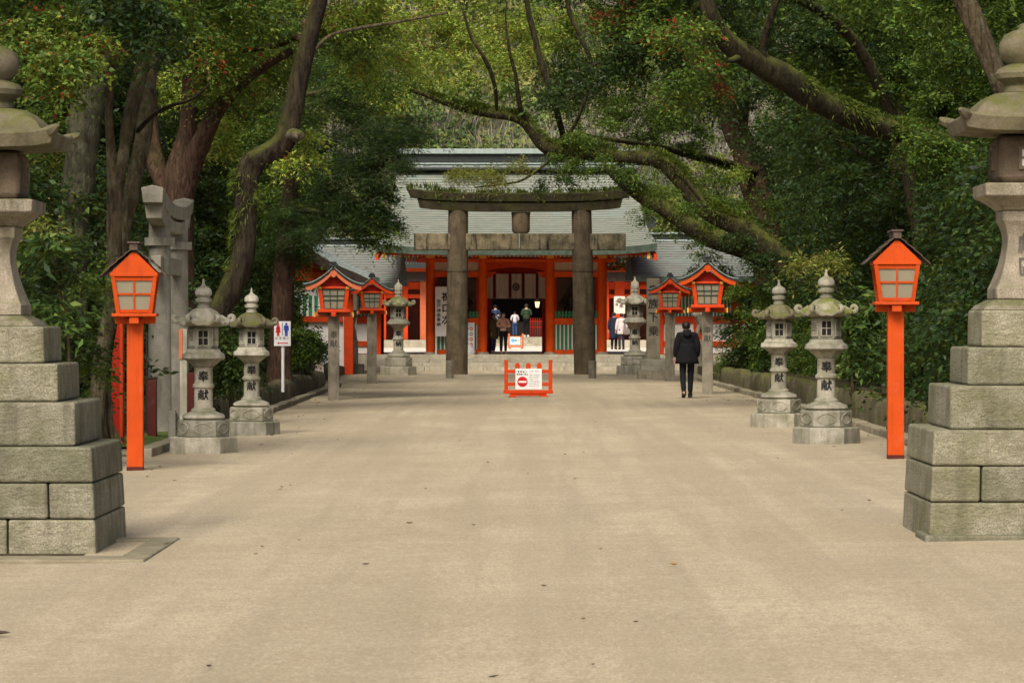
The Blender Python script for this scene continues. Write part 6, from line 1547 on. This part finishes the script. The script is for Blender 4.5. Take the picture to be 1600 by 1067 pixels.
protos = [wood_tree(201, 11.5, LW['dark'], 'dark', 1.35, 'bark_dark'), wood_tree(202, 12.5, LW['mid'], 'mid', 1.35, 'bark_brown'), wood_tree(203, 10.5, LW['dark'], 'dark', 1.35, 'bark_brown'), wood_tree(204, 13.5, LW['needle'], 'needle', 1.5, 'bark_dark')]
grp = [GW, GW+', mid green', GW, GW+', needled']
rg = random.Random(9); placed = []; cand = []
def ok_wood(x, y, r):
    if any((x-a)**2+(y-b)**2 < r*r for a, b in placed): return False
    return True
tries = 0; used = [False]*4
while tries < 2600 and len(placed) < 92:
    tries += 1
    y = rg.uniform(50, 168); s = rg.choice((-1, 1))
    lim = max(8.0, 0.0)
    xmin = 8.2 if s > 0 else 8.0
    if y < 70: xmin = 11.8 if s > 0 else 12.2
    if y > 96: xmin = 11 if s > 0 else 10.5
    if y > 108: xmin = 13.5+(y-108)*.02 if s < 0 else 13.0
    edge = (.168*y if s < 0 else .160*y)+1.6
    if xmin > edge: continue
    x = s*rg.uniform(xmin, max(edge, xmin+.5))
    if 100 < y < 113 and -13 < x < -7: continue
    if y > 112 and abs(x) < 13: continue
    if not ok_wood(x, y, 2.5 if y < 90 else 3.0): continue
    placed.append((x, y)); k = rg.choices(range(4), (3,2.4,3,1.2))[0]
    o = protos[k] if not used[k] else copy_tree(protos[k]); used[k] = True
    o.location = (x, y, gz(x, y)+.2); o.rotation_euler = (0, 0, rg.random()*6.28); q = rg.uniform(.85, 1.25); o.scale = (q, q, q*rg.uniform(.95, 1.15)); o['group'] = grp[k]

# ---- shrubs along the walls
def shrub(seed, h, label, style, size, n):
    t = thing('shrub', label, 'shrub', (0,0,0)); rg = random.Random(seed); bl = []
    for k in range(7):
        a = k*2.4; z = h*(.18+.7*k/6); rr = .42*h*(1-.5*k/6); bl.append((rr*.6*math.cos(a), rr*.6*math.sin(a), z, rr*.75, rr*.75, h*.2, style, n, size))
    for k in range(5):
        a = k*1.3; MB().tube(spline([(0,0,-.3), (.1*h*math.cos(a), .1*h*math.sin(a), h*.4), (.25*h*math.cos(a), .25*h*math.sin(a), h*.85)], 3), [.03*(1-.1*i) for i in range(7)], 6).build('stem', M['bark_brown'], t, smooth='all')
    foliage('foliage', bl, t, seed+300); return t
sh = [shrub(1, 2.2, 'broad glossy green shrub growing along the wall under the trees', 'aucuba', .8, 90), shrub(2, 2.6, 'fine leaved dark shrub growing along the wall under the trees', 'dark', 1.0, 130), shrub(3, 1.7, 'low bushy green shrub growing along the wall under the trees', 'mid', 1.0, 110), shrub(4, 3.2, 'tall dark shrub growing along the wall under the trees', 'dark', 1.1, 150)]
su = [False]*4; rg = random.Random(21)
def put_shrub(k, x, y, s=1.0):
    o = sh[k] if not su[k] else copy_tree(sh[k]); su[k] = True
    o.location = (x, y, gz(x, y)+.3); o.rotation_euler = (0, 0, rg.random()*6.28); o.scale = (s, s, s*rg.uniform(.9, 1.15)); o['group'] = ('broad glossy shrubs', 'fine leaved dark shrubs', 'low bushy shrubs', 'tall dark shrubs')[k]+' along the walls'
y = 40.0
while y < 97:                                   # right: front row, then two taller rows
    put_shrub(rg.choices((0,1,2), (3,2,2))[0], 7.35+rg.uniform(-.15,.35), y, rg.uniform(.7, .92)); y += rg.uniform(1.7, 2.6)
y = 39.0
while y < 100:
    put_shrub(rg.choice((1,3,3,0)), 8.9+rg.uniform(-.4,.9), y, rg.uniform(.95, 1.35)); y += rg.uniform(2.0, 3.0)
y = 42.0
while y < 98:
    if y > 60 and not 60 < y < 64: put_shrub(rg.choices((0,1,2), (2,3,1))[0], -7.2+rg.uniform(-.5,.2), y, rg.uniform(.6, .9))
    if y > 58: put_shrub(rg.choice((1,3,3)), -8.6+rg.uniform(-1.0,.4), y, rg.uniform(.9, 1.3))
    y += rg.uniform(2.0, 3.0)
for (px, D, k, s) in ((10,45,0,.75),(-30,44,1,1.0),(-60,47,3,1.1),(30,41,0,.5),(1640,42,1,1.1),(1640,45,3,1.1),(1600,48,1,1.2),(1560,51,3,1.1),(190,62,3,1.1),(90,56,3,1.3),(10,50,3,1.3)):
    put_shrub(k, XM(px, D), D, s)
# named shrubs that stand out
t = tree('shrub', 'round glossy shrub between the two small lanterns by the dry wall', 'shrub', 360, 56)
foliage('foliage', [PB(362,515,56,30,30,'aucuba',1.1,.62), PB(365,560,56,28,28,'aucuba',1.1,.55), PB(350,590,56,25,22,'aucuba',1.0,.55), PB(376,590,56,22,20,'dark',1.0,.8)], t, 31)
limb([(362,640,56,4),(362,560,56,3),(360,510,56,2)], 'stem', 'bark_brown', t, 70, 6)
t = tree('shrub', 'dark leafy shrub on bare stems behind the dry wall next to the restroom sign', 'shrub', 478, 80)
foliage('foliage', [PB(470,525,80,22,22,'mid',1.1,.9), PB(490,545,80,18,20,'dark',1.1,.9), PB(468,555,80,20,18,'mid',.9,.9)], t, 32)
for k, (a, b) in enumerate(((466,462),(476,474),(484,490))): limb([(a+4,600,80,1.6),(a,575,80,1.3),(b,540,80,1)], 'stem', 'bark_brown', t, 71+k, 6)
t = tree('shrub', 'pale yellow-green sprays of long leaves lit above the stone lanterns', 'shrub', 1335, 54)
foliage('foliage', [PB(1285,405,54,28,9,'lime',.6,.95), PB(1262,412,54,14,6,'lime',.5,.9), PB(1330,500,54,36,28,'aucuba',.9,.8), PB(1345,550,54,34,28,'aucuba',.8,.8), PB(1310,470,54,26,16,'aucuba',.6,.8), PB(1365,470,54,26,22,'aucuba',.7,.8)], t, 33)
limb([(1335,640,54,3),(1325,520,54,2.5),(1300,430,54,1.8),(1275,402,54,1)], 'stem', 'bark_brown', t, 75, 6)
t = tree('shrub', 'light leaved shrub with broad yellowish leaves beside the weathered great lantern', 'shrub', 110, 38)
foliage('foliage', [PB(75,380,38,24,26,'aucuba',.5,.8), PB(95,430,38.5,26,20,'dark',.8,.9), PB(75,480,38,22,16,'aucuba',.6,.85), PB(120,485,38.5,18,12,'aucuba',.45,.85), PB(60,350,38.5,18,20,'lime',.3,.9), PB(130,540,39,20,20,'dark',.8,.9), PB(150,575,39.5,16,14,'mid',.6,.9), PB(110,390,39,30,30,'dark',.7,.9), PB(140,430,40,20,30,'mid',.6,.9)], t, 34)
limb([(110,640,38.5,3),(105,520,38.5,2.5),(85,420,38.5,2),(70,350,38.5,1.2)], 'stem', 'bark_brown', t, 76, 6)
t = tree('shrub', 'leafy shrub at the far end of the mossy wall next to the bright red lamp', 'shrub', 1165, 88)
foliage('foliage', [PB(1172,470,88,34,34,'mid',.9,1), PB(1160,520,88,34,34,'dark',1.0,1), PB(1145,560,89,20,22,'mid',.8,.95), PB(1190,540,87,30,34,'mid',.9,1), PB(1140,500,90,14,24,'dark',.6,.95)], t, 35)
limb([(1165,640,88,4),(1166,560,88,3),(1172,450,88,2)], 'stem', 'bark_dark', t, 77, 6)
# grass tufts on the torii lintel
rs = np.random.default_rng(3); n = 1700
x = XM(636, TD)+(XM(990, TD)-XM(636, TD))*rs.random(n); dens = rs.random(n)
k = np.array([noise.noise(Vector((a*1.4, 3, 1))) for a in x]); keep = (k > -.05) | (dens < .25); x = x[keep]; n = len(x)
u = (x-XM(812.5, TD))/3.54; z = ZM(301.5, TD)+.1615*np.abs(u)**3.6; yy = TD+rs.uniform(-.42, .2, n); z = z-np.where(yy < TD-.36, rs.uniform(0,.35,n), .01)
C = np.stack([x, yy, z], 1); d = norm(np.stack([rs.normal(0,.35,n), -np.abs(rs.normal(.1,.35,n)), rs.normal(.9,.4,n)-np.where(yy < TD-.36, .9, 0)], 1)); l = rs.uniform(.05,.20,(n,1))*(1+.9*np.exp(-((x-XM(668,TD))/.45)**2))[:,None]; wv = norm(np.cross(d, rs.normal(size=(n,3))))
V = np.stack([C-wv*.02, C+d*l*.5-wv*.02, C+d*l, C+d*l*.5+wv*.02], 1); cols = np.array([c for c, _ in PAL['fern']])
g = leaf_mesh('grass', [(V, cols[rs.integers(0,3,n)]*rs.uniform(.5,1.1,(n,1)))], M['leaf_soft'], tor); tag(g, kind='stuff')

# ---- woods on the hill behind: one far mass of crowns and bare grey twigs
rs = np.random.default_rng(55); parts = []
HC = {'g': [(.075,.125,.04),(.11,.165,.05),(.05,.09,.03),(.16,.19,.05)], 'y': [(.19,.205,.06),(.24,.245,.08),(.15,.17,.05)], 'b': [(.26,.23,.20),(.33,.295,.26),(.20,.175,.15)]}
for k in range(1500):
    y = 180+rs.random()**1.3*180; x = rs.uniform(-.10, .07)*y if rs.random() < .7 else rs.uniform(-.2, .2)*y; kind = rs.choice(list('ggygb'), 1)[0]
    nz = noise.noise(Vector((x*.07, y*.05, 4)))
    if nz > .12 and rs.random() < .7: kind = 'b'
    elif kind == 'b' and rs.random() < .6: kind = 'y'
    r = rs.uniform(1.6, 3.6); c = np.array([x, y, hillz(x, y)+r*.7]); nl = 420 if y < 250 else 220
    if kind == 'b':                             # upright bare twigs
        u = norm(rs.normal(size=(nl,3))); p = c+u*np.array([r,r,r*1.1])*rs.random((nl,1))**.5; d = norm(u*.5+np.array([0,0,.8])+rs.normal(0,.3,(nl,3)))
        w = norm(np.cross(d, rs.normal(size=(nl,3)))); l = rs.uniform(.8, 1.8, (nl,1)); wd = .035
        V = np.stack([p-w*wd, p+d*l*.5-w*wd*.6, p+d*l, p+d*l*.5+w*wd*.6], 1)
    else:
        u = norm(rs.normal(size=(nl,3))); u[:,2] = np.abs(u[:,2])*1.0-.25; lob = 1+.22*np.sin(u[:,:1]*5+k)*np.cos(u[:,2:]*6+k)
        p = c+u*lob*np.array([r,r,r*.95])*rs.uniform(.85,1.03,(nl,1)); nn = norm(u+rs.normal(0,.45,(nl,3)))
        w = norm(np.cross(nn, rs.normal(size=(nl,3)))); d = np.cross(w, nn); l = rs.uniform(.22,.5,(nl,1))*(1 if y < 250 else 1.5); wd = l*.30
        V = np.stack([p, p+d*l*.5-w*wd, p+d*l, p+d*l*.5+w*wd], 1)
    cc = np.array(HC[kind]); bc = cc[rs.integers(0, len(cc))]
    parts.append((V, (bc*.85+cc[rs.integers(0, len(cc), nl)]*.15)*rs.uniform(.7,1.25)*rs.uniform(.85,1.15,(nl,1))))
tag(leaf_mesh('hill_woods', parts, M['leaf_hill']), kind='stuff')
